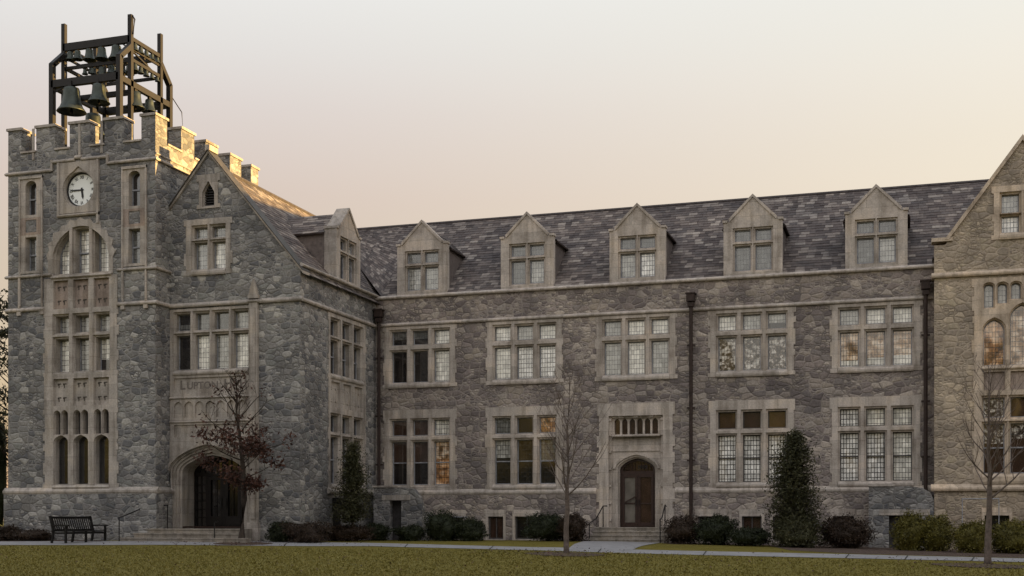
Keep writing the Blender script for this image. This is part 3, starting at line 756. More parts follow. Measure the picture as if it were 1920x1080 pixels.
    k = MB(); k.face(FG, arch(c-1.3, c+1.3, .5, 2.75, 3.34, 'tudor', 12), D+.085); k.build('glazing', 'g_plain', d, recalc=False)
    for u in (c-.73, c+.05):
        lf = MB(); lf.plate(FG, rect(u, u+.68, .56, 2.58), [rect(u+.12, u+.56, 1.0, 2.45)], D+.0, D+.05); lf.box(FG, u+.34-.01, u+.34+.01, 1.0, 2.45, D+.01, D+.04)
        lf.box(FG, (u+.6) if u < c else (u+.04), (u+.64) if u < c else (u+.08), 1.35, 1.75, D-.05, D-.02, 1)
        lf.build('door_leaf', ['door_dark', 'iron'], gw)
    mt = MB(); mt.box(FG, c-1.35, c+1.35, .545, .60, .3, .5); mt.build('threshold', 'door', gw)
entrance()
# side elevation
LS = [(45.22, 46.02), (46.32, 47.12), (47.42, 48.22)]
window(FS, gw, 's', 45.0, 48.55, 6.55, 9.15, [(a, b, 6.75, 8.1) for a, b in LS]+[(a, b, 8.28, 8.92) for a, b in LS], ['rplain']*3+['dark']*3, recess=.3, sill=True)
window(FS, gw, 's', 45.0, 48.55, 2.12, 5.25, [(a, b, 2.32, 4.2) for a, b in LS]+[(a, b, 4.4, 5.08) for a, b in LS], ['rplain', 'rdark', 'rplain']+['dark']*3, recess=.3, sill=True)
m = MB(); m.plate(FS, rect(45.0, 48.55, 5.253, 6.547), [rect(a, b, 5.4, 6.42) for a, b in LS], -.03, .08); m.box(FS, 45.05, 48.5, 5.3, 6.5, .07, .2)
for a, b in LS:
    for zz in (5.65, 6.15):
        for uu in (a+.2, b-.2): m.plate(FS, [(uu-.07, zz), (uu, zz-.07), (uu+.07, zz), (uu, zz+.07)], [], .04, .075)
m.build('carved_panel', 'lime', gw); WALLHOLES['s'].append(rect(45.1, 48.45, 5.31, 6.49))
gl = [(GX0, -1), (GX1, -1), (GX1, gz(GX1)), (APX, APZ), (GX0, gz(GX0))]
m = MB(); m.plate(FG, gl, WALLHOLES['g'], 0, .45); m.build('front_wall', 'stone_grey', gw)
wallbuild('side_wall', 'stone_grey', gw, FS, 's', rect(GY+.45, 58, -1, 10.5), .45)
m = MB(); m.band(FG, GX0, -24.12, 9.18, 9.36, .12); m.band(FG, -23.68, GX1+.12, 9.18, 9.36, .12); m.band(FS, GY-.0, 49.7, 9.18, 9.36, .12); m.band(FG, -24.12, -23.68, 9.2, 9.37, .2)
m.band(FS, GY, 49.7, 10.5, 10.66, .14); m.band(FS, 44.9, 49.7, 1.9, 2.16, .14); split(m, 'string_course', 'lime', gw)
# gable coping
m = MB(); fl = MB()
for sx, xe in ((1, GX1+.16), (-1, GX0+.02)):
    za = APZ; ze = APZ-abs(xe-APX)*1.20
    P = [(APX, za+.09), (APX, za-.02), (xe, ze-.02), (xe, ze+.09)]
    m.plate(FG, P, [], -.09, .5); fl.plate(FG, [(APX, za+.13), (APX, za+.0901), (xe, ze+.0901), (xe, ze+.13)], [], -.15, .52)
m.bx(APX-.10, APX+.10, GY-.14, GY+.5, APZ+.08, APZ+.3); m.build('gable_coping', 'lime', gw); fl.build('flashing', 'coping_dark', gw)
m = MB(); RZ = 14.75; sl_ = 1.10
ew = GX1+.18; ez = RZ-(ew-APX)*sl_
slope_roof(m, (ew, GY+.45, ez), (ew, 58.5, ez), (APX, 58.5, RZ), (APX, GY+.45, RZ), 30); ew2 = 2*APX-ew
slope_roof(m, (ew2, GY+.45, ez), (ew2, 58.5, ez), (APX, 58.5, RZ), (APX, GY+.45, RZ), 30)
r_ = m.build('roof', 'slate', gw, recalc=False)
m = MB(); m.tube([(APX, GY+.4, RZ+.01), (APX, 58.5, RZ+.01)], .09, 6); m.build('ridge_cap', 'slate_ridge', r_)
m = MB(); m.box(FS, 45.35, 46.1, 1.35, 1.75, -.45, -.02); m.box(FS, 45.3, 46.15, 1.3, 1.36, -.5, -.01); m.box(FS, 45.42, 46.0, -.4, 1.3, -.06, -.005); m.build('vent_hood', 'iron', gw)

# dormers, shared by wing and range: local frame o = centre on eave wall
def dormer(F, parent, c, d0, zb, slope, stone, styles, ret=.3, hw=1.15, seed=0):
    """F facade frame, c centre, d0 depth of the face behind the wall plane"""
    ze, za = 12.68, 13.66
    lg = [(c-.72, c-.09, zb+.2, 11.74), (c+.09, c+.72, zb+.2, 11.74), (c-.72, c-.09, 11.92, 12.38), (c+.09, c+.72, 11.92, 12.38)]
    out = [(c-hw, zb), (c+hw, zb), (c+hw, ze), (c+hw-.25, ze+.03), (c, za), (c-hw+.25, ze+.03), (c-hw, ze)]
    m = MB(); m.plate(F, out, [lpoly(l, .07) for l in lg], d0, d0+.08); m.plate(F, inset(out, .004), [lpoly(l) for l in lg], d0+.0801, d0+ret)
    # coping of the little gable
    for s in (-1, 1):
        m.plate(F, [(c, za+.10), (c, za-.02), (c+s*(hw-.24), ze+.03), (c+s*(hw-.20), ze+.14)], [], d0-.05, d0+ret)
        m.box(F, c+s*hw-(.16 if s > 0 else .04), c+s*hw+(.04 if s > 0 else .16), ze, ze+.09, d0-.05, d0+ret)
    d = m.build('dormer', stone, parent)
    sb, gb = MB(), MB(); mats = []
    for l, st in zip(lg, styles):
        P = lpoly(l); sb.plate(F, P, [inset(P, .05)], d0+.2, d0+.25)
        k = 'g_'+st
        if k not in mats: mats.append(k)
        gb.face(F, P, d0+.24, mats.index(k))
    sb.build('sash', 'sash', d); gb.build('glazing', mats, d, recalc=False)
    # cheeks and roof running back into the main slope
    def back(z): return (z-10.5)/slope+.1          # depth where main roof reaches z
    ch = MB()
    for s in (-1, 1):
        u = c+s*(hw-.06); z1 = ze-.1
        ch.add([F(u-.03, zb, d0+ret), F(u-.03, z1, d0+ret), F(u-.03, z1, back(z1)+.1), F(u-.03, zb, back(zb)+.1), F(u+.03, zb, d0+ret), F(u+.03, z1, d0+ret), F(u+.03, z1, back(z1)+.1), F(u+.03, zb, back(zb)+.1)],
               [(0,1,2,3), (7,6,5,4), (0,4,5,1), (1,5,6,2), (2,6,7,3), (3,7,4,0)])
    split(ch, 'cheek', 'slate', d)
    rf = MB(); zr = za-.12; zo = ze-.16; ho = hw+.07
    for s in (-1, 1):
        A = F(c+s*ho, zo, d0+ret-.02); B_ = F(c+s*ho, zo, back(zo)+.2); C_ = F(c, zr, back(zr)+.2); D_ = F(c, zr, d0+ret-.02)
        slope_roof(rf, A, B_, C_, D_, 8)
    rf.build('dormer_roof', 'slate', d, recalc=False)
    ev = MB()
    for s in (-1, 1): ev.box(F, c+s*ho-.035, c+s*ho+.035, zo-.06, zo-.01, d0+ret, back(zo)+.05)
    split(ev, 'dormer_gutter', 'pipe', d)
    return d
dormer(FS, gw, 46.95, .02, 10.55, 1.10, 'lime', ['dark', 'grey', 'dark', 'mid'], ret=.55)

# ------------------------------------------------------------------ main range
MY, MX0, MX1 = 49.7, GX1, 1.0
mr_ = thing('stone_range', 'long grey rubble-stone range with five dormers in its purple slate roof', 'building', (-10.5, 53, 0))
FM = FY(MY)
CEN = [-19.93, -15.23, -10.49, -5.83, -1.12]
LL = [(-1.33, -.63), (-.35, .35), (.63, 1.33)]
up = [(['plain', 'plain', 'pale'], ['grey|dark|.45', 'grey|dark|.45', 'pale']),
      (['pale', 'white', 'white'], ['pale', 'mid', 'pale']),
      (['mid', 'pale', 'mid'], ['mid', 'pale', 'pale']),
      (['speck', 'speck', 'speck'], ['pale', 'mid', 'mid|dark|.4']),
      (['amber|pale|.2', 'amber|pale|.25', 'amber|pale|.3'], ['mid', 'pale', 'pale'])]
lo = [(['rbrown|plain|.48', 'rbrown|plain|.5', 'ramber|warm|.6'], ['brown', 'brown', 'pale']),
      (['rmid|dark|.6', 'rdark', 'rgrey|dark|.5'], ['grey', 'plain', 'warm']), None,
      (['rwhite', 'rwhite', 'rwhite'], ['brown', 'brown', 'brown']),
      (['rwhite', 'rwhite', 'rpale'], ['white', 'pale', 'pale'])]
for i, c in enumerate(CEN):
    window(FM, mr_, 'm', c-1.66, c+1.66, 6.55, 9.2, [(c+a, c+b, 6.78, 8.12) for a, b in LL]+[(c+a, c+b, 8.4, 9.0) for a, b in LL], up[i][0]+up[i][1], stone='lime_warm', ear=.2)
    if lo[i]: window(FM, mr_, 'm', c-1.66, c+1.66, 2.16, 5.6, [(c+a, c+b, 2.36, 4.22) for a, b in LL]+[(c+a, c+b, 4.48, 5.15) for a, b in LL], lo[i][0]+lo[i][1], stone='lime_warm', ear=.44, sash='sash' if i < 3 else 'sash_dark', sill=i != 0)
    st = [['mid', 'mid', 'grey', 'grey'], ['grey', 'mid', 'grey', 'grey'], ['mid', 'white', 'grey', 'grey'], ['grey', 'grey', 'grey', 'grey'], ['grey', 'mid', 'grey', 'grey']][i]
    dormer(FM, mr_, c+(.08, .10, .05, .04, .02)[i], .06, 10.55, .93, 'lime_warm', st)
def side_door():
    c = -10.49
    e = MB(); outer = tooth(c-1.52, c+1.52, .3, 5.62, .10, .5, 77)
    P0 = rect(c-1.12, c+1.12, .32, 5.1)
    e.plate(FM, outer, [P0], -.04, .1); e.plate(FM, rect(c-1.5, c+1.5, .32, 5.6), [inset(rect(c-1.02, c+1.02, .34, 5.02), 0)], .1001, .2)
    e.plate(FM, rect(c-1.48, c+1.48, .34, 5.58), [arch(c-.79, c+.79, .36, 2.95, 3.44, 'tudor', 10)]+[arch(c-.93+i*.315, c-.93+i*.315+.235, 4.36, 4.86, 5.0, 'tudor', 5) for i in range(6)], .2001, .32)
    e.plate(FM, rect(c-1.1, c+1.1, .34, 3.72), [arch(c-.74, c+.74, .36, 2.9, 3.38, 'tudor', 10)], .3201, .6)
    Pa = arch(c-.98, c+.98, 2.85, 2.95, 3.62, 'tudor', 10)[2:]; Qa = arch(c-.88, c+.88, 2.85, 2.95, 3.52, 'tudor', 10)[2:]; e.plate(FM, Pa+Qa[::-1], [], .12, .205)
    e.band(FM, c-1.0, c+1.0, 4.24, 4.34, .1, None, 0, .2) ; e.box(FM, c-1.0, c+1.0, 4.24, 4.33, .1, .21); e.box(FM, c-1.0, c+1.0, 3.66, 3.72, .15, .21)
    for z in (.8, 1.5, 2.2, 2.9, 3.6, 4.3, 4.9):
        for s in (-1, 1): e.box(FM, c+s*1.07-.05, c+s*1.07+.05, z, z+.09, .02, .12)
    for u in (-.62, .0, .62): e.box(FM, c+u-.09, c+u+.09, 5.02, 5.12, .04, .14)
    o = e.build('door_surround', 'lime_warm', mr_)
    WALLHOLES['m'].append(rect(c-1.42, c+1.42, .35, 5.52))
    k = MB(); k.face(FM, rect(c-1.0, c+1.0, 4.32, 5.01), .315); k.build('tracery_glazing', 'g_brown', o, recalc=False)
    fr = MB(); D = .45
    fr.plate(FM, arch(c-.74, c+.74, .5, 2.9, 3.38, 'tudor', 10), [rect(c-.66, c-.05, .62, 2.74), rect(c+.05, c+.66, .62, 2.74), arch(c-.62, c+.62, 2.86, 2.95, 3.28, 'tudor', 8)], D, D+.09)
    for i in range(-4, 5):
        if i: fr.box(FM, c+i*.13-.008, c+i*.13+.008, 2.86, 3.25-abs(i)*.03, D+.03, D+.06)
    d = fr.build('door_frame', 'door', mr_)
    k = MB(); k.face(FM, arch(c-.7, c+.7, .5, 2.9, 3.34, 'tudor', 10), D+.088, 0); k.build('glazing', 'g_brown', d, recalc=False)
    text_tris('1888', .2); t = MB(); vs, fs = TXT; t.add([FM(c+.17+x, 3.02+y, D+.082) for x, y in vs], fs); t.build('door_number', 'black', d, recalc=False)
    for s, g in ((-1, 'g_doorpale'), (1, 'g_brown')):
        a, b = (c-.65, c-.01) if s < 0 else (c+.01, c+.65)
        lf = MB(); lf.plate(FM, rect(a, b, .58, 2.76), [rect(a+.1, b-.1, .75, 2.6)], D-.02, D+.03); lf.box(FM, a+.1, b-.1, 1.5, 1.56, D-.0, D+.02)
        if s < 0: lf.beam((a+.14, MY+D-.06, 1.58), (b-.06, MY+D-.06, 1.82), .05)
        lv = lf.build('door_leaf', 'door', mr_)
        k = MB(); k.face(FM, rect(a+.08, b-.08, .7, 2.62), D+.025); k.build('door_glass', g, lv, recalc=False)
        h = MB(); x = b-.05 if s < 0 else a+.05; h.tube([(x, MY+D-.07, 1.45), (x, MY+D-.07, 1.68)], .018); h.build('handle', 'iron', lv)
side_door()
# basement windows
for a, b, st in ((-18.6, -17.9, 'plain'), (-16.80, -16.12, 'amberq'), (-15.62, -14.6, 'grate'), (-7.95, -6.7, 'plain'), (-6.2, -5.42, 'warmq'), (-5.0, -4.2, 'plain'), (-2.72, -1.92, 'plain')):
    m = MB(); m.plate(FM, rect(a-.1, b+.1, -.05, 1.28), [rect(a, b, .05, 1.0)], -.105, .2)
    w = m.build('basement_window', 'lime_warm', mr_); k = MB(); k.face(FM, rect(a, b, .02, 1.02), .1)
    k.build('glazing', 'g_brown' if 'q' in st else 'g_plain', w, recalc=False)
    s = MB(); s.plate(FM, rect(a, b, .05, 1.0), [rect(a+.06, (a+b)/2-.02, .1, .95), rect((a+b)/2+.02, b-.06, .1, .95)], .03, .08); s.build('sash', 'sash_dark', w)
    WALLHOLES['m'].append(rect(a-.06, b+.06, 0.0, 1.2))
wallbuild('front_wall', 'stone_warm', mr_, FM, 'm', rect(MX0, MX1, -1, 10.5), .6)
m = MB(); hs = [rect(a-.09, b+.09, -.04, 1.27) for a, b in ((-18.6, -17.9), (-16.80, -16.12), (-15.62, -14.6), (-7.95, -6.7), (-6.2, -5.42), (-5.0, -4.2), (-2.72, -1.92))]
m.plate(FM, rect(MX0, -12.12, -1, 1.92), hs[:3], -.09, -.002); m.plate(FM, rect(-8.86, MX1, -1, 1.92), hs[3:], -.09, -.002); split(m, 'plinth', 'stone_warm', mr_)
m = MB(); m.band(FM, MX0, -12.12, 1.92, 2.17, .13); m.band(FM, -8.86, MX1, 1.92, 2.17, .13); m.band(FM, MX0, MX1, 9.22, 9.37, .11); m.band(FM, MX0, MX1, 10.4, 10.56, .13); split(m, 'string_course', 'lime_warm', mr_)
m = MB(); RY = 54.2; RZm = 14.68
slope_roof(m, (MX0+.2, 49.78, 10.55), (46, 49.78, 10.55), (46, RY, RZm), (MX0+.2, RY, RZm), 30)
slope_roof(m, (-25.9, RY-.3, RZm-.28), (MX0+.21, 49.79, 10.56), (MX0+.21, RY, RZm), (-25.9, RY, RZm), 30)
slope_roof(m, (-26, 58.7, 10.55), (46, 58.7, 10.55), (46, RY, RZm), (-26, RY, RZm), 10, False)
rf = m.build('roof', 'slate', mr_, recalc=False)
m = MB(); m.tube([(-25.9, RY, RZm), (46, RY, RZm)], .08, 6); m.build('ridge_cap', 'slate_ridge', rf)
m = MB(); m.bx(-26, 46, 58, 58.5, -1, 10.5); m.bx(7.1, 46, MY, MY+.5, -1, 10.5); m.bx(45.5, 46, MY+.5, 58, -1, 10.5); split(m, 'rear_wall', 'stone_warm', mr_)
# end gable of the far range so the roof is closed
def downpipe(x, y, ztop, zbot, box2=None):
    m = MB(); m.tube([(x, y, zbot), (x, y, ztop-.4)], .075, 8)
    for z in (3.2, 5.3, 7.8): m.bx(x-.16, x+.16, y-.02, y+.1, z, z+.07)
    o = m.build('downpipe', 'pipe', mr_)
    h = MB(); h.bx(x-.16, x+.16, y-.18, y+.16, ztop-.34, ztop-.05); h.bx(x-.2, x+.2, y-.21, y+.18, ztop-.05, ztop+.0); h.bx(x-.12, x+.12, y-.13, y+.1, ztop-.55, ztop-.38)
    if box2: q = MB(); q.bx(x-.24, x+.24, y-.26, y+.16, box2, box2+.32); q.bx(x-.28, x+.28, y-.3, y+.18, box2+.32, box2+.38); q.build('junction_box', 'pipe', o)
    h.build('hopper', 'pipe', o)
downpipe(-21.72, 49.45, 9.95, 2.2); downpipe(-8.2, 49.5, 9.92, .1); downpipe(.70, 49.45, 9.9, -.3, 1.4)
# basement stair enclosures
def bulkhead(x0, x1, yf, zt, ox0, ox1, ozt, shoulder):
    m = MB(); F = FY(yf)
    P = [(x0, -1), (ox0, -1), (ox0, ozt), (ox1, ozt), (ox1, -1), (x1, -1), (x1, zt-shoulder), (x1-.12, zt-shoulder*.45), (x1-.4, zt-.05), (x1-.9, zt+.02), (x0+.75, zt), (x0+.3, zt+.06), (x0, zt+.04)]
    m.plate(F, P, [], 0, .3); m.box(F, x0, x0+.3, -1, zt-.05, .3, MY-yf-.1); m.box(F, x1-.3, x1, -1, zt-shoulder-.1, .3, MY-yf-.1)
    o = m.build('stair_enclosure', 'stone_grey', mr_)
    c = MB(); c.box(F, ox0-.35, ox1+.4, ozt, ozt+.22, -.03, .2); c.box(F, x0-.03, x0+.95, zt+.02, zt+.1, -.05, .35); c.build('lintel', 'lime', o)
    d = MB(); d.box(F, ox0-.1, ox1+.1, -.9, ozt, .5, .6); d.build('inner_door', 'sash_dark', o)
    
bulkhead(-21.46, -19.25, 48.3, 2.2, -20.72, -20.2, 1.68, .9)
bulkhead(-1.35, .98, 48.88, 2.1, -.62, .45, 1.03, .5)
# ------------------------------------------------------------------ right gabled pavilion
pv = thing('gabled_pavilion', 'gabled stone pavilion with a tall traceried bay at the right edge', 'building', (4.05, 52, 0))
PY = 48.9; FP = FY(PY); PA, PAZ = 4.05, 14.72
L3 = [(2.72, 3.45), (3.64, 4.46), (4.65, 5.38)]
window(FP, pv, 'p', 3.04, 5.06, 11.15, 13.1, [(3.34, 3.94, 11.4, 12.0), (4.16, 4.76, 11.4, 12.0), (3.34, 3.94, 12.12, 12.8), (4.16, 4.76, 12.12, 12.8)], ['white', 'white', 'mid', 'mid'], stone='lime_glow', ear=.25)
lt = [(a, b, 6.55, (8.25, 8.75, 8.25)[i], 'tudor', (7.85, 8.3, 7.85)[i]) for i, (a, b) in enumerate(L3)]
xs_ = 2.74
while xs_ < 5.3:
    zb = 8.5+.0*xs_+max(0, .42-abs(xs_+.17-PA)*.3); lt.append((xs_, xs_+.33, zb+.1, 9.55, 'round', 9.42)); xs_ += .465
window(FP, pv, 'p', 2.36, 5.74, 6.4, 9.75, lt, ['warm', 'amber', 'warm']+['mid']*(len(lt)-3), stone='lime_glow', ear=.3, recess=.3, sill=True, grow=.05)
window(FP, pv, 'p', 2.36, 5.74, 2.2, 5.52, [(a, b, 2.56, 4.4) for a, b in L3]+[(a, b, 4.62, 5.36) for a, b in L3], ['rspeck|brown|.6', 'rspeck|brown|.7', 'rbrown', 'speck', 'brown', 'brown'], stone='lime_glow', ear=.3)
m = MB(); m.plate(FP, rect(2.36, 5.74, 5.523, 6.397), [rect(a, b, 5.62, 6.3) for a, b in L3], -.03, .08); m.box(FP, 2.4, 5.7, 5.56, 6.36, .07, .2, 1); m.build('carved_panel', ['lime_glow', 'panel'], pv); WALLHOLES['p'].append(rect(2.5, 5.6, 5.58, 6.34))
for a, b in ((2.75, 3.6), (4.3, 5.2)):
    m = MB(); m.plate(FP, rect(a-.1, b+.1, .3, 1.3), [rect(a, b, .4, 1.02)], -.1, .2); w = m.build('basement_window', 'lime_glow', pv); k = MB(); k.face(FP, rect(a, b, .38, 1.04), .1); k.build('glazing', 'g_plain', w, recalc=False); WALLHOLES['p'].append(rect(a-.05, b+.05, .35, 1.25))
PX0, PX1 = 1.0, 7.1
pz = lambda x: PAZ-abs(x-PA)*1.36
m = MB(); m.plate(FP, [(PX0, -1), (PX1, -1), (PX1, 11.08), (6.72, 11.08), (PA, PAZ), (1.38, 11.08), (PX0, 11.08)], WALLHOLES['p'], 0, .5); m.box(FXL(PX0), PY+.5, MY, -1, 11.2, 0, .5); m.box(FX(PX1), PY+.5, 58, -1, 11.2, 0, .5); m.build('front_wall', 'stone_glow', pv)
m = MB()
for s in (-1, 1): m.plate(FP, [(PA, PAZ+.2), (PA, PAZ), (PA+s*2.55, 11.25), (PA+s*2.68, 11.28)], [], -.1, .55); m.box(FP, min(PA+s*2.4, PA+s*3.15), max(PA+s*2.4, PA+s*3.15), 11.2, 11.34, -.08, .55)
m.build('gable_coping', 'lime_glow', pv)
m = MB(); m.band(FP, PX0-.1, PX1+.1, 9.85, 10.05, .13); m.band(FP, PX0-.12, PX1+.1, 1.92, 2.18, .14); m.box(FXL(PX0), PY, MY-.1, 9.85, 9.98, -.1, 0); split(m, 'string_course', 'lime_glow', pv)
m = MB()
for s in (-1, 1): slope_roof(m, (PA+s*3.1, PY+.5, 14.4-3.1*1.2), (PA+s*3.1, 58, 14.4-3.1*1.2), (PA, 58, 14.4), (PA, PY+.5, 14.4), 28)
m.build('roof', 'slate', pv, recalc=False)

# ------------------------------------------------------------------ steps
def steps(name, label, x0, x1, yw, n, rise, tread, zt, side=.0, base=None):
    m = MB()
    for i in range(n):
        z1 = zt-i*rise; y0 = yw-(i+1)*tread-(.6 if n == 3 else .15); e = i*side
        m.bx(x0-e, x1+e, y0, yw-.02-(0 if i == 0 else (i)*tread+(.6 if n == 3 else .15)-.04), -.6, z1)
        m.bx(x0-e-.03, x1+e+.03, y0-.03, y0+.12, z1-.05, z1+.002)
    o = m.build(name, 'step'); tag(o, label, 'steps'); return o
steps('entrance_steps', 'three broad stone steps below the arched main entrance', -27.9, -23.9, 42.4, 3, .17, .36, .52, .35)
steps('door_steps', 'four narrow stone steps up to the side door in the long range', -12.0, -9.0, 49.35, 4, .15, .3, .56, .0)

# ------------------------------------------------------------------ carillon frame and bells on the tower
cf = thing('carillon', 'dark steel carillon frame standing open above the tower battlements', 'carillon', (-31.7, 44.5, 14.45))
XL, XR, YA, YB, YC, YD = -33.28, -30.08, 42.75, 43.5, 45.6, 46.3
def cfp(name, segs, w=.17, h=None):
    m = MB()
    for a, b in segs: m.beam(a, b, w, h)
    m.build(name, 'steel_frame', cf)
for x in (XL, XR):
    for ya, yb in ((YA, YB), (YD, YC)):
        cfp('leg', [((x, ya, 14.45), (x, ya, 19.5)), ((x, ya, 19.45), (x, yb, 20.15))], .2)
        cfp('post', [((x, yb, 14.45), (x, yb, 21.4))], .17)
    cfp('side_rail', [((x, YA, 18.6), (x, YD, 18.6))], .17, .24)
    cfp('side_rail', [((x, YB, 20.45), (x, YC, 20.45))], .12, .16); cfp('side_rail', [((x, YB, 19.6), (x, YC, 19.6))], .1, .13); cfp('side_rail', [((x, YB, 20.05), (x, YC, 20.05))], .07, .1)
for y in (YA, YD): cfp('cross_beam', [((XL, y, 18.65), (XR, y, 18.65))], .2, .3)
for y in (YB, YC): cfp('cross_beam', [((XL, y, 20.42), (XR, y, 20.42))], .17, .3); cfp('cross_beam', [((XL, y, 19.55), (XR, y, 19.55))], .1, .12)
cfp('cross_beam', [((XL, 44.5, 20.0), (XR, 44.5, 20.0))], .1, .14); cfp('cross_beam', [((XL, 44.5, 18.65), (XR, 44.5, 18.65))], .16, .2)
cfp('cross_beam', [((XL, YD, 17.1), (XR, YD, 17.1))], .16, .2); cfp('cross_beam', [((XL, YC, 16.6), (XR, YC, 16.6))], .14, .2)
for a, b in (((XL, YA, 18.3), (XL+.9, YA, 18.6)), ((XR, YA, 18.3), (XR-.7, YA, 18.6)), ((XL, YB, 20.0), (XL+.6, YB, 20.35)), ((XR, YB, 20.0), (XR-.5, YB, 20.35)), ((XR, YC, 19.5), (XR, YB, 20.0)), ((XL+1.2, YB, 19.5), (XL+1.2, YC, 20.3)), ((XR-.9, YB, 19.5), (XR-.9, YC, 20.3)), ((XL+2., YB, 18.6), (XL+2., YB, 19.5)), ((XL+1., 44.5, 18.6), (XL+1., 44.5, 20.0)), ((XL+2.2, 44.5, 18.6), (XL+2.2, 44.5, 20.0))): cfp('brace', [(a, b)], .06)
m = MB(); m.tube([(XR+.05, YD+.1, 19.0), (XR+.35, YD+.4, 18.4), (XR+.4, YD+.45, 17.3), (XR+.2, YD+.3, 16.7)], .02); m.tube([(XR+.06, YB, 21.4), (XR+.2, YB, 21.2), (XR+.12, YB, 20.6)], .03); m.build('cable', 'steel_frame', cf)
def bell(x, y, ztop, dia, label, grp=None):
    r = dia/2; h = dia*.86
    prof = [(0, 0), (r*.30, -.01), (r*.50, -.05*h), (r*.56, -.15*h), (r*.58, -.35*h), (r*.64, -.6*h), (r*.76, -.8*h), (r*.95, -.95*h), (r, -1.0*h), (r*.94, -1.0*h), (r*.7, -.8*h), (r*.5, -.4*h), (0, -.3*h)]
    b = thing('bell', label, 'bell', (x, y, ztop-h), grp)
    m = MB(); m.lathe((x, y, ztop), prof, 24 if dia > .5 else 14); m.build('bell_body', 'bronze', b, smooth=True)
    m = MB(); m.bx(x-.05*dia-.02, x+.05*dia+.02, y-.12*dia, y+.12*dia, ztop-.01, ztop+.14*dia+.06); m.build('crown', 'steel_frame', b)
    m = MB(); m.tube([(x, y, ztop-.3*h), (x, y, ztop-.95*h)], .03*dia+.01, 6); m.lathe((x, y, ztop-1.02*h), [(0, -.06*dia), (.07*dia, 0), (.05*dia, .07*dia), (0, .1*dia)], 8); m.build('clapper', 'steel_frame', b)
bell(-32.35, 42.75, 18.45, 1.18, 'largest green-bronze bell hanging at the lower left of the steel frame')
bell(-32.6, 44.5, 17.95, 1.1, 'big dark bell mostly hidden behind and below the largest bell')
bell(-31.05, 42.75, 18.45, .9, 'second largest bell, tilted rim, right of the largest in the front of the frame')
bell(-30.1, 43.85, 18.4, .8, 'bell under the right side rail just right of the front corner post')
bell(-30.1, 44.85, 18.4, .62, 'smaller bell under the right side rail behind its neighbour')
ordn = ['first', 'second', 'third', 'fourth', 'fifth', 'sixth', 'seventh', 'eighth']
GRP = 'bells hanging in the carillon frame'
for i, (x, dd) in enumerate([(-32.98, .42), (-32.62, .44), (-32.05, .54), (-31.45, .58), (-30.75, .68)]):
    bell(x, YB, 20.24, dd, f'{ordn[i]} bell from the left hanging under the top front beam', GRP)
for i, (x, dd) in enumerate([(-32.7, .3), (-32.2, .36), (-31.7, .46), (-31.2, .5), (-30.7, .5)]):
    bell(x, 44.5, 19.9, dd, f'{ordn[i]} small bell from the left in the middle cross row of the frame', GRP)
for i, (x, dd) in enumerate([(-32.3, .26), (-31.9, .3), (-31.45, .55), (-30.7, .35)]):
    bell(x, YB+.05, 19.46, dd, f'{ordn[i]} bell from the left under the thin lower front rail', GRP)
for i in range(5):
    bell(XR, YB+.3+i*.4, 20.34, .34-.02*i, f'{ordn[i]} small bell from the front under the top right rail', GRP)
    bell(XR, YB+.3+i*.4, 19.52, .34-.03*i, f'{ordn[i]} small bell from the front under the middle right rail', GRP)
for i, (x, dd) in enumerate([(-32.4, .4), (-31.6, .45), (-30.8, .4)]):
    bell(x, YC, 20.24, dd, f'{ordn[i]} bell from the left under the rear top beam', GRP)

# ------------------------------------------------------------------ bench and handrails
def bench():
    x, y0, y1 = -29.95, 38.5, 40.85; g = G(x, 39.5)+.01
    b = thing('garden_bench', 'black slatted wooden bench beside the path in front of the clock tower', 'bench', (x+.3, (y0+y1)/2, g))
    def P(nm, f):
        m = MB(); f(m); m.build(nm, 'wood_dark', b)
    for y in (y0, y1, (y0+y1)/2):
        P('leg', lambda m: m.beam((x-.05, y, g), (x+.03, y, g+.43), .07)); P('leg', lambda m: m.bx(x+.53, x+.6, y-.035, y+.035, g, g+.62 if y != (y0+y1)/2 else g+.42))
    for y in (y0, y1):
        P('back_post', lambda m: m.beam((x+.03, y, g+.40), (x-.12, y, g+1.0), .07)); P('armrest', lambda m: (m.bx(x-.02, x+.68, y-.05, y+.05, g+.62, g+.67), m.bx(x+.0, x+.56, y-.02, y+.02, g+.33, g+.4)))
    def seat(m):
        for i in range(5): m.bx(x+.05+i*.11, x+.05+i*.11+.085, y0, y1, g+.42, g+.45)
        m.bx(x+.54, x+.58, y0, y1, g+.33, g+.41)
    P('seat', seat)
    def back(m):
        m.beam((x-.12, y0, g+.94), (x-.12, y1, g+.94), .04, .09); m.beam((x+.02, y0, g+.48), (x+.02, y1, g+.48), .04, .06)
        n = 19
        for i in range(1, n): y = y0+(y1-y0)*i/n; m.beam((x+.01, y, g+.5), (x-.115, y, g+.9), .05, .02)
    P('backrest', back)
bench()
def rail(label, pts, posts, mat='iron', r=.025):
    z0 = min(p[2] for p in posts); b = thing('handrail', label, 'handrail', (posts[0][0], posts[0][1], z0))
    m = MB(); m.tube(pts, r, 8); m.build('rail', mat, b)
    for x, y, za, zb in posts:
        m = MB(); m.tube([(x, y, za), (x, y, zb)], r*.85, 8); m.build('post', mat, b)
g0 = .02
rail('black iron handrail left of the main entrance steps', [(-28.6, 40.55, .93), (-28.5, 40.7, .98), (-28.15, 41.9, 1.42), (-27.62, 42.0, 1.42), (-27.35, 42.0, 1.42)], [(-28.58, 40.6, g0, .95), (-27.75, 41.95, .3, 1.42), (-27.37, 42.0, .3, 1.42)])
rail('short black iron post right in front of the main entrance', [(-24.7, 41.0, .75), (-24.7, 41.25, .80)], [(-24.7, 41.0, g0, .75)])
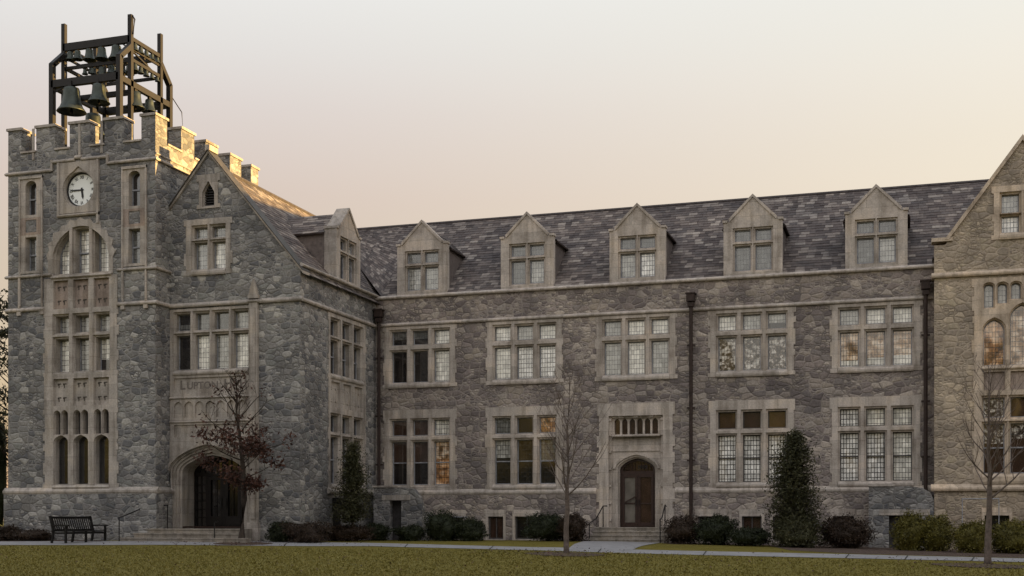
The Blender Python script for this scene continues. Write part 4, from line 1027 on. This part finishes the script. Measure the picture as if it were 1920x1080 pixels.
rail('black iron handrail left of the side door steps', [(-11.95, 48.0, .75), (-11.8, 48.3, .9), (-11.75, 49.3, 1.42), (-11.6, 49.4, 1.42)], [(-12.0, 48.0, -.1, .75), (-11.75, 49.3, .5, 1.42), (-12.45, 48.0, -.1, .7)])
rail('black iron handrail right of the side door steps', [(-9.15, 47.9, .85), (-9.1, 48.1, .95), (-9.2, 49.25, 1.45), (-9.2, 49.5, 1.40)], [(-9.15, 47.95, -.1, .88), (-9.2, 49.25, .5, 1.44)])
rail('grey pipe railing among the shrubs left of the low amber window', [(-18.6, 47.2, .95), (-18.3, 47.2, .97), (-17.7, 47.6, .97), (-17.0, 47.6, .97)], [(-18.6, 47.2, -.1, .95), (-17.7, 47.6, -.1, .97), (-17.1, 47.6, -.1, .97)], 'sash', .02)
rail('slanting grey handrail in the shrubs right of the large evergreen', [(-3.3, 47.9, .78), (-2.25, 46.9, .16)], [(-3.3, 47.9, -.2, .78), (-2.25, 46.9, -.2, .16)], 'sash')
rail('grey pipe railing at the basement window behind the right bare tree', [(1.95, 48.2, 1.62), (3.2, 48.2, 1.62)], [(1.95, 48.2, -.3, 1.62), (3.2, 48.2, -.3, 1.62)], 'sash', .02)

# ------------------------------------------------------------------ trees and shrubs
def grow(mb, p, d, ln, r, depth, tips, rnd, up=.25, spread=.75, seg=5, kids=(3, 5), rmin=.006):
    pts = [Vector(p)]; rr = [r]; d = Vector(d).normalized()
    for i in range(seg):
        d = (d+Vector((rnd.uniform(-.13, .13), rnd.uniform(-.13, .13), rnd.uniform(-.05, .12)+up*.1))).normalized()
        pts.append(pts[-1]+d*ln/seg); rr.append(max(rmin, r*(1-.75*(i+1)/seg)))
    mb.tube(pts, rr, 6 if r > .03 else 4, cap=False)
    tips.append((pts[-1], depth)); 
    if depth <= 0: 
        tips.append((pts[len(pts)//2], depth)); return
    for k in range(rnd.randint(*kids)):
        t = rnd.uniform(.25, .98); i = min(seg-1, int(t*seg)); q = pts[i].lerp(pts[i+1], t*seg-i)
        a = rnd.uniform(0, 2*math.pi); side = Vector((math.cos(a), math.sin(a), 0))
        nd = (d*(1-spread*.5)+side*spread+Vector((0, 0, up))).normalized()
        grow(mb, q, nd, ln*rnd.uniform(.42, .62)*(1.15-t*.4), rr[i]*.62, depth-1, tips, rnd, up, spread, max(3, seg-1), kids, rmin)
def leafq(mb, c, s, rnd, flat=.0):
    n = Vector((rnd.gauss(0, 1), rnd.gauss(0, 1), rnd.gauss(0, 1)+flat)).normalized(); a = n.orthogonal().normalized(); b = n.cross(a)
    t = rnd.uniform(0, 6.28); a, b = a*math.cos(t)+b*math.sin(t), b*math.cos(t)-a*math.sin(t); c = Vector(c)
    mb.add([c-a*s, c-b*s*.45+n*s*.12, c+a*s, c+b*s*.45+n*s*.12], [(0, 1, 2, 3)])
def bare_tree(label, px, py, H, bark, seed, lean=0., r0=.1, first=.27, nb=26):
    x, y = gp(px, py); g = G(x, y); rnd = random.Random(seed)
    t = thing('bare_tree', label, 'tree', (x, y, g), 'young leafless trees on the lawn')
    tr = MB(); br = MB(); tips = []
    pts = [Vector((x, y, g-.1)), Vector((x, y, g+.15))]; rr = [r0*1.25, r0]
    n = 9
    for i in range(1, n+1):
        f = i/n; pts.append(Vector((x+lean*f+rnd.uniform(-.04, .04), y+rnd.uniform(-.04, .04), g+.15+(H-.15)*f))); rr.append(max(.008, r0*(1-f)**.85))
    tr.tube(pts, rr, 10)
    for k in range(nb):
        f = first+(1-first)*(k+rnd.random())/nb*.93; zz = f*n; i = min(n-1, int(zz)); q = pts[i+1].lerp(pts[i+2], zz-i) if i+2 < len(pts) else pts[-1]
        a = k*2.4+rnd.uniform(-.4, .4); L_ = (1-f)**.5*H*.36+.2; e = .62+.8*f
        d = Vector((math.cos(a), math.sin(a), e))
        grow(br, q, d, L_*rnd.uniform(.8, 1.15), max(.009, rr[min(i+1, n)]*.36), 2, tips, rnd, .35, .6, 5, (2, 4), .0035)
    tr.build('trunk', bark, t, smooth=True); br.build('crown', bark, t, recalc=False)
bare_tree('leafless young tree with pale trunk in front of the side door and lower window', 1062, 1038, 5.5, 'bark_pale', 21, lean=0.1, r0=.085)
bare_tree('leafless young tree with pale trunk at the right, before the gabled pavilion', 1852, 1058, 5.5, 'bark_pale', 34, lean=.05, r0=.10, first=.3)
def oak():
    x, y = gp(452, 1018); g = G(x, y); rnd = random.Random(5); H = 6.2
    H = 5.9; t = thing('russet_tree', 'small tree holding russet brown leaves in front of the main entrance', 'tree', (x, y, g))
    tr = MB(); br = MB(); lv = MB(); tips = []
    pts = [Vector((x, y, g-.1)), Vector((x+.02, y, g+.12)), Vector((x+.12, y, g+1.6)), Vector((x+.08, y, g+2.8)), Vector((x-.05, y, g+3.9)), Vector((x-.2, y, g+4.9)), Vector((x-.18, y, g+H))]
    rr = [.2, .14, .115, .09, .06, .035, .008]; tr.tube(pts, rr, 10)
    import bisect
    for k in range(26):
        z = 1.9+k*.165; 
        for i in range(len(pts)-1):
            if pts[i].z-g <= z <= pts[i+1].z-g: q = pts[i].lerp(pts[i+1], (z-(pts[i].z-g))/(pts[i+1].z-pts[i].z))
        a = k*2.4; L_ = 1.75*math.sin(min(1, (z-1.5)/1.6)*1.4)*(1 if z < 3.6 else max(.3, 1-(z-3.6)*.28))
        e = .25 if z < 4 else 1.1
        tl = []
        grow(br, q, (math.cos(a), math.sin(a), e), L_, .03, 2, tl, rnd, .2, .7, 5, (2, 4), .006)
        tips += [(p, z) for p, _ in tl]
    for p, z in tips:
        h = p.z-g
        if h > 4.9 and rnd.random() > .10: continue
        if h > 4.3 and rnd.random() > .35: continue
        if h < 1.45: continue
        for j in range(rnd.randint(10, 18) if h < 3.9 else rnd.randint(5, 10)):
            leafq(lv, p+Vector((rnd.gauss(0, .17), rnd.gauss(0, .17), rnd.gauss(-.06, .14))), rnd.uniform(.05, .10), rnd)
    tr.build('trunk', 'bark_dark', t, smooth=True); br.build('branches', 'bark_dark', t, recalc=False); lv.build('leaves', 'leaf_oak', t, recalc=False)
oak()
def evergreen(label, px, py, H, prof, mat, n, seed, trunk=.8, ls=.075, ydepth=None):
    x, y = gp(px, py)
    if ydepth: a = (px-960)/2330; th = R(17.6); d = ydepth/(math.cos(th)+a*math.sin(th)); x, y = d*(-math.sin(th)+a*math.cos(th)), ydepth
    g = G(x, y); rnd = random.Random(seed)
    t = thing('evergreen_tree', label, 'tree', (x, y, g)); tr = MB(); lv = MB()
    tr.tube([(x, y, g-.1), (x, y, g+H*.5), (x+.03, y, g+H*.96)], [.06, .045, .012], 8)
    def rad(f):
        for (f0, r0), (f1, r1) in zip(prof, prof[1:]):
            if f0 <= f <= f1: return r0+(r1-r0)*(f-f0)/(f1-f0)
        return 0
    nb = int(n/34)
    for k in range(nb):
        f = trunk/H+(1-trunk/H)*rnd.random()**1.1; rr = rad(f)*(rnd.uniform(.5, 1.25) if k % 3 else rnd.uniform(.9, 1.4)); a = rnd.uniform(0, 6.283)
        z = g+H*f; q = Vector((x, y, z)); e = Vector((x+rr*math.cos(a), y+rr*math.sin(a), z+rr*.35))
        tr.tube([q, q.lerp(e, .6)+Vector((0, 0, .02)), e], [.014, .009, .004], 4, cap=False)
        for j in range(34):
            s_ = rnd.uniform(.25, 1.06); c = q.lerp(e, s_); w = .07+.10*s_
            leafq(lv, c+Vector((rnd.gauss(0, w), rnd.gauss(0, w), rnd.gauss(0, w*.75))), rnd.uniform(ls*.6, ls*1.2), rnd, .4)
    tr.build('trunk', 'bark_dark', t, recalc=False); lv.build('crown', mat, t, recalc=False)
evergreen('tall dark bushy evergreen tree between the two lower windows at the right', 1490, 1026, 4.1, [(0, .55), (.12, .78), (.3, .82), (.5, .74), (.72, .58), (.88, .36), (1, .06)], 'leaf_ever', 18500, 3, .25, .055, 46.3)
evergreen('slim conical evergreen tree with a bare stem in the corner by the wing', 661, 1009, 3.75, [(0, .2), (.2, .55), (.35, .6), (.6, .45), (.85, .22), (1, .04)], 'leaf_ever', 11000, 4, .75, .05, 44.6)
def shrub(name, label, px0, px1, pytop, ydep, mat, seed, dens=1., ry=None, ls=.045, flat=1.):
    th = R(17.6); c_, s_ = math.cos(th), math.sin(th)
    def X(px): a = (px-960)/2330; d = ydep/(c_+a*s_); return d*(-s_+a*c_), d
    x0, d0 = X(px0); x1, d1 = X(px1); x = (x0+x1)/2; rx = (x1-x0)/2*1.13; g = G(x, ydep)
    H = CAM_Z+(975-pytop)*(d0+d1)/2/2330-g; ry = ry or min(rx, .8); rnd = random.Random(seed)
    t = thing(name, label, 'shrub', (x, ydep, g))
    import mathutils
    def rf(u): # lumpy radius factor in direction u
        return .92+.38*mathutils.noise.noise(u*1.5+Vector((seed*3.1, 0, 0)))+.22*mathutils.noise.noise(u*3.5+Vector((seed, 5, 0)))
    core = MB(); lv = MB(); k1, k2 = 16, 8
    pw = 2.6
    def surf(u, k=1.):
        hxy = max(1e-4, (abs(u.x)**pw+abs(u.y)**pw+abs(u.z)**pw)**(1/pw)); f = rf(u)*k/hxy
        return Vector((x+u.x*f*rx, ydep+u.y*f*ry, g+H*.46+u.z*f*H*.54))
    vs = []
    for i in range(k2+1):
        for j in range(k1):
            a, b = 2*math.pi*j/k1, math.pi*(i/k2-.5); vs.append(surf(Vector((math.cos(a)*math.cos(b), math.sin(a)*math.cos(b), math.sin(b))), .78))
    core.add(vs, [(i*k1+j, i*k1+(j+1) % k1, (i+1)*k1+(j+1) % k1, (i+1)*k1+j) for i in range(k2) for j in range(k1)])
    nL = int(dens*2600*(rx*H+ry*H*.6+.25))
    for i in range(nL):
        u = Vector((rnd.gauss(0, 1), rnd.gauss(0, 1), rnd.gauss(0, 1)+.2)).normalized()
        p = surf(u, rnd.uniform(.74, 1.04)+(rnd.random() < .1)*rnd.uniform(0, .25))
        if p.z < g+.01: p.z = g+rnd.uniform(.01, .12)
        leafq(lv, p, rnd.uniform(ls*.6, ls*1.25), rnd, .3)
    for i in range(int(40*dens)):
        u = Vector((rnd.gauss(0, .7), rnd.gauss(0, .7), abs(rnd.gauss(0, 1))+.3)).normalized(); a = surf(u, .7); b = surf(u, rnd.uniform(1.05, 1.4)); lv.tube([a, b], [.007, .003], 3, cap=False)
    core.build('inner_branches', mat, t, recalc=False, smooth=True); lv.build('foliage', mat, t, recalc=False)
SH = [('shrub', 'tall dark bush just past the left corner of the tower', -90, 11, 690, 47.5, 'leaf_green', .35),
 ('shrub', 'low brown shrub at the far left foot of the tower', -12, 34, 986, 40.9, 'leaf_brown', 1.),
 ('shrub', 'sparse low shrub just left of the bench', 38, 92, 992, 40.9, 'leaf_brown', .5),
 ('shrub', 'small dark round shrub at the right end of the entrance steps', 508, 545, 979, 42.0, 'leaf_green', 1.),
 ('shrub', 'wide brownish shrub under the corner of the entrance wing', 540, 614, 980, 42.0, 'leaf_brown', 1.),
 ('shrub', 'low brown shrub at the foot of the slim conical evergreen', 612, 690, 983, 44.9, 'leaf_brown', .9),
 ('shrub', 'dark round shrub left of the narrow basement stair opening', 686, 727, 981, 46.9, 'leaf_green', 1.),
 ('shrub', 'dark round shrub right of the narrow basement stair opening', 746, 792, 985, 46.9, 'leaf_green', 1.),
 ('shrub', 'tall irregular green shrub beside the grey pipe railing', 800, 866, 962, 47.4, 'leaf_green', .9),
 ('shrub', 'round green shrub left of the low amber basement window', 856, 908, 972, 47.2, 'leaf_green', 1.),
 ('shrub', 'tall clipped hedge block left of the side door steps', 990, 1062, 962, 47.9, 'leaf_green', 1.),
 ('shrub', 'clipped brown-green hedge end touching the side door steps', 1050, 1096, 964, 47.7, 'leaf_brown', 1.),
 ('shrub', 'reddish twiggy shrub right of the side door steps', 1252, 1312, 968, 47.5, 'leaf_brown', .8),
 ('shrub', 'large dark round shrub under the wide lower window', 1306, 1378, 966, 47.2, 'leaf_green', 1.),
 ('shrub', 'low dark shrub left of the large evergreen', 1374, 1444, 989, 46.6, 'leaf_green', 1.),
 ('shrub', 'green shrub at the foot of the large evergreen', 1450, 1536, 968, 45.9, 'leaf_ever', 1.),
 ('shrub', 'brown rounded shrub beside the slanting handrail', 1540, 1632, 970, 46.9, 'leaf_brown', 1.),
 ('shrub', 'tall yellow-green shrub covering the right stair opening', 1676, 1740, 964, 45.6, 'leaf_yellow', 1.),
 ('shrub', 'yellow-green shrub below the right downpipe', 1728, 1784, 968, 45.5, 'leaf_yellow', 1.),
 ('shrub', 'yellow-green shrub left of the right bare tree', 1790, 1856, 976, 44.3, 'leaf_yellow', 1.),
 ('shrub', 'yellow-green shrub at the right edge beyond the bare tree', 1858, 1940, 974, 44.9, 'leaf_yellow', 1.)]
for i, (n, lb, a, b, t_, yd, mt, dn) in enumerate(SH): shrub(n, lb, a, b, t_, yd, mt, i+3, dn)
# tree left of the tower
def left_tree(label, x, y, H, seed, dens=1.):
    g = G(x, y); rnd = random.Random(seed); t = thing('dark_tree', label, 'tree', (x, y, g)); tr = MB(); br = MB(); lv = MB(); tips = []
    tr.tube([(x, y, g-.2), (x, y, g+H*.5), (x+.2, y, g+H*.9)], [.28, .2, .05], 10)
    for k in range(30):
        z = g+1.5+(H-2.2)*k/30; a = k*2.4; grow(br, (x, y, z), (math.cos(a), math.sin(a), .5), H*.30*(1-.55*k/30), .07, 3, tips, rnd, .25, .7, 5, (2, 4), .012)
    for p, _ in tips:
        for j in range(int(3*dens)): leafq(lv, p+Vector((rnd.gauss(0, .2), rnd.gauss(0, .2), rnd.gauss(0, .2))), rnd.uniform(.08, .16), rnd)
    tr.build('trunk', 'bark_dark', t); br.build('branches', 'bark_dark', t, recalc=False); lv.build('crown', 'leaf_ever', t, recalc=False)
left_tree('dark leafy tree showing past the left edge of the tower', -38.6, 48.5, 11.3, 11)
left_tree('dark tree partly hidden behind the tower at the far left', -41.2, 54, 9.0, 12)
# far trees: stand across the lawn behind the viewpoint (seen mirrored in the panes); a second belt is added unseen at right to keep low sun off the lawn
def belt(name, label, pts, H, seed):
    rnd = random.Random(seed); m = MB(); import mathutils
    for (xa, ya), (xb, yb) in zip(pts, pts[1:]):
        n = max(2, int(math.dist((xa, ya), (xb, yb))/6))
        for i in range(n):
            f = (i+rnd.random()*.5)/n; x = xa+(xb-xa)*f; y = ya+(yb-ya)*f; h = H*rnd.uniform(.7, 1.0); r = rnd.uniform(4.0, 6.0); g = G(x, y)
            k1, k2 = 12, 8; vs = []
            for a_ in range(k2+1):
                for b_ in range(k1):
                    a, b = 2*math.pi*b_/k1, math.pi*(a_/k2-.5); u = Vector((math.cos(a)*math.cos(b), math.sin(a)*math.cos(b), math.sin(b))); k = 1+.35*mathutils.noise.noise(u*2+Vector((i*7+seed, 0, 0)))
                    vs.append((x+u.x*r*k, y+u.y*r*k, g+h*.5+u.z*h*.55*k))
            m.add(vs, [(i2*k1+j, i2*k1+(j+1) % k1, (i2+1)*k1+(j+1) % k1, (i2+1)*k1+j) for i2 in range(k2) for j in range(k1)])
    o = m.build(name, 'leaf_ever', recalc=False); o['kind'] = 'stuff'; o['label'] = label
belt('far_trees', 'dark woodland across the lawn opposite the building', [(-95, 0), (-65, -22), (-20, -30), (35, -26), (75, -5)], 19, 1)
belt('sun_screen_trees', 'unseen tree belt added far right to keep low sun off the lawn', [(105, -15), (112, 20), (112, 55), (108, 84)], 12, 2)

# fallen leaves on the lawn
def litter():
    rnd = random.Random(9); m = MB(); cs = [gp(452, 1018), gp(1062, 1038), gp(1852, 1058)]
    for i in range(1500):
        if i < 900:
            c = cs[(0, 0, 1, 2)[i % 4]]; x = c[0]+rnd.gauss(0, 1.8); y = c[1]+rnd.gauss(0, 1.5)
        else: x = rnd.uniform(-30, 6); y = rnd.uniform(25, 41)
        if y > 42.3: continue
        p = Vector((x, y, G(x, y)+.03)); leafq(m, p, rnd.uniform(.025, .055), rnd, 3.)
    o = m.build('fallen_leaves', 'leaf_oak', recalc=False); o['kind'] = 'stuff'; o['label'] = 'russet fallen leaves scattered on the lawn'
litter()

# short grass blades over the part of the lawn nearest the viewpoint
def blades():
    rnd = random.Random(2); v = []; f = []
    for i in range(130000):
        t = rnd.random()**1.25; y = 20.3+t*19; x = rnd.uniform(-y*.82-3, y*.13+1)
        if y > 35.5 and x > -14 and y > 39-(x+20)*.10: continue
        if y > 37.5: continue
        g = G(x, y); h = rnd.uniform(.02, .045); a = rnd.uniform(0, 6.28); w = rnd.uniform(.012, .03); dx, dy = math.cos(a)*w, math.sin(a)*w
        o = len(v); v += [(x-dx, y-dy, g), (x+dx, y+dy, g), (x+rnd.uniform(-.03, .03), y+rnd.uniform(-.03, .03), g+h)]; f.append((o, o+1, o+2))
    m = MB(); m.v = v; m.f = f; m.m = [0]*len(f)
    o = m.build('grass', 'blade', recalc=False); o['kind'] = 'stuff'; o['label'] = 'short olive grass blades of the lawn'
blades()
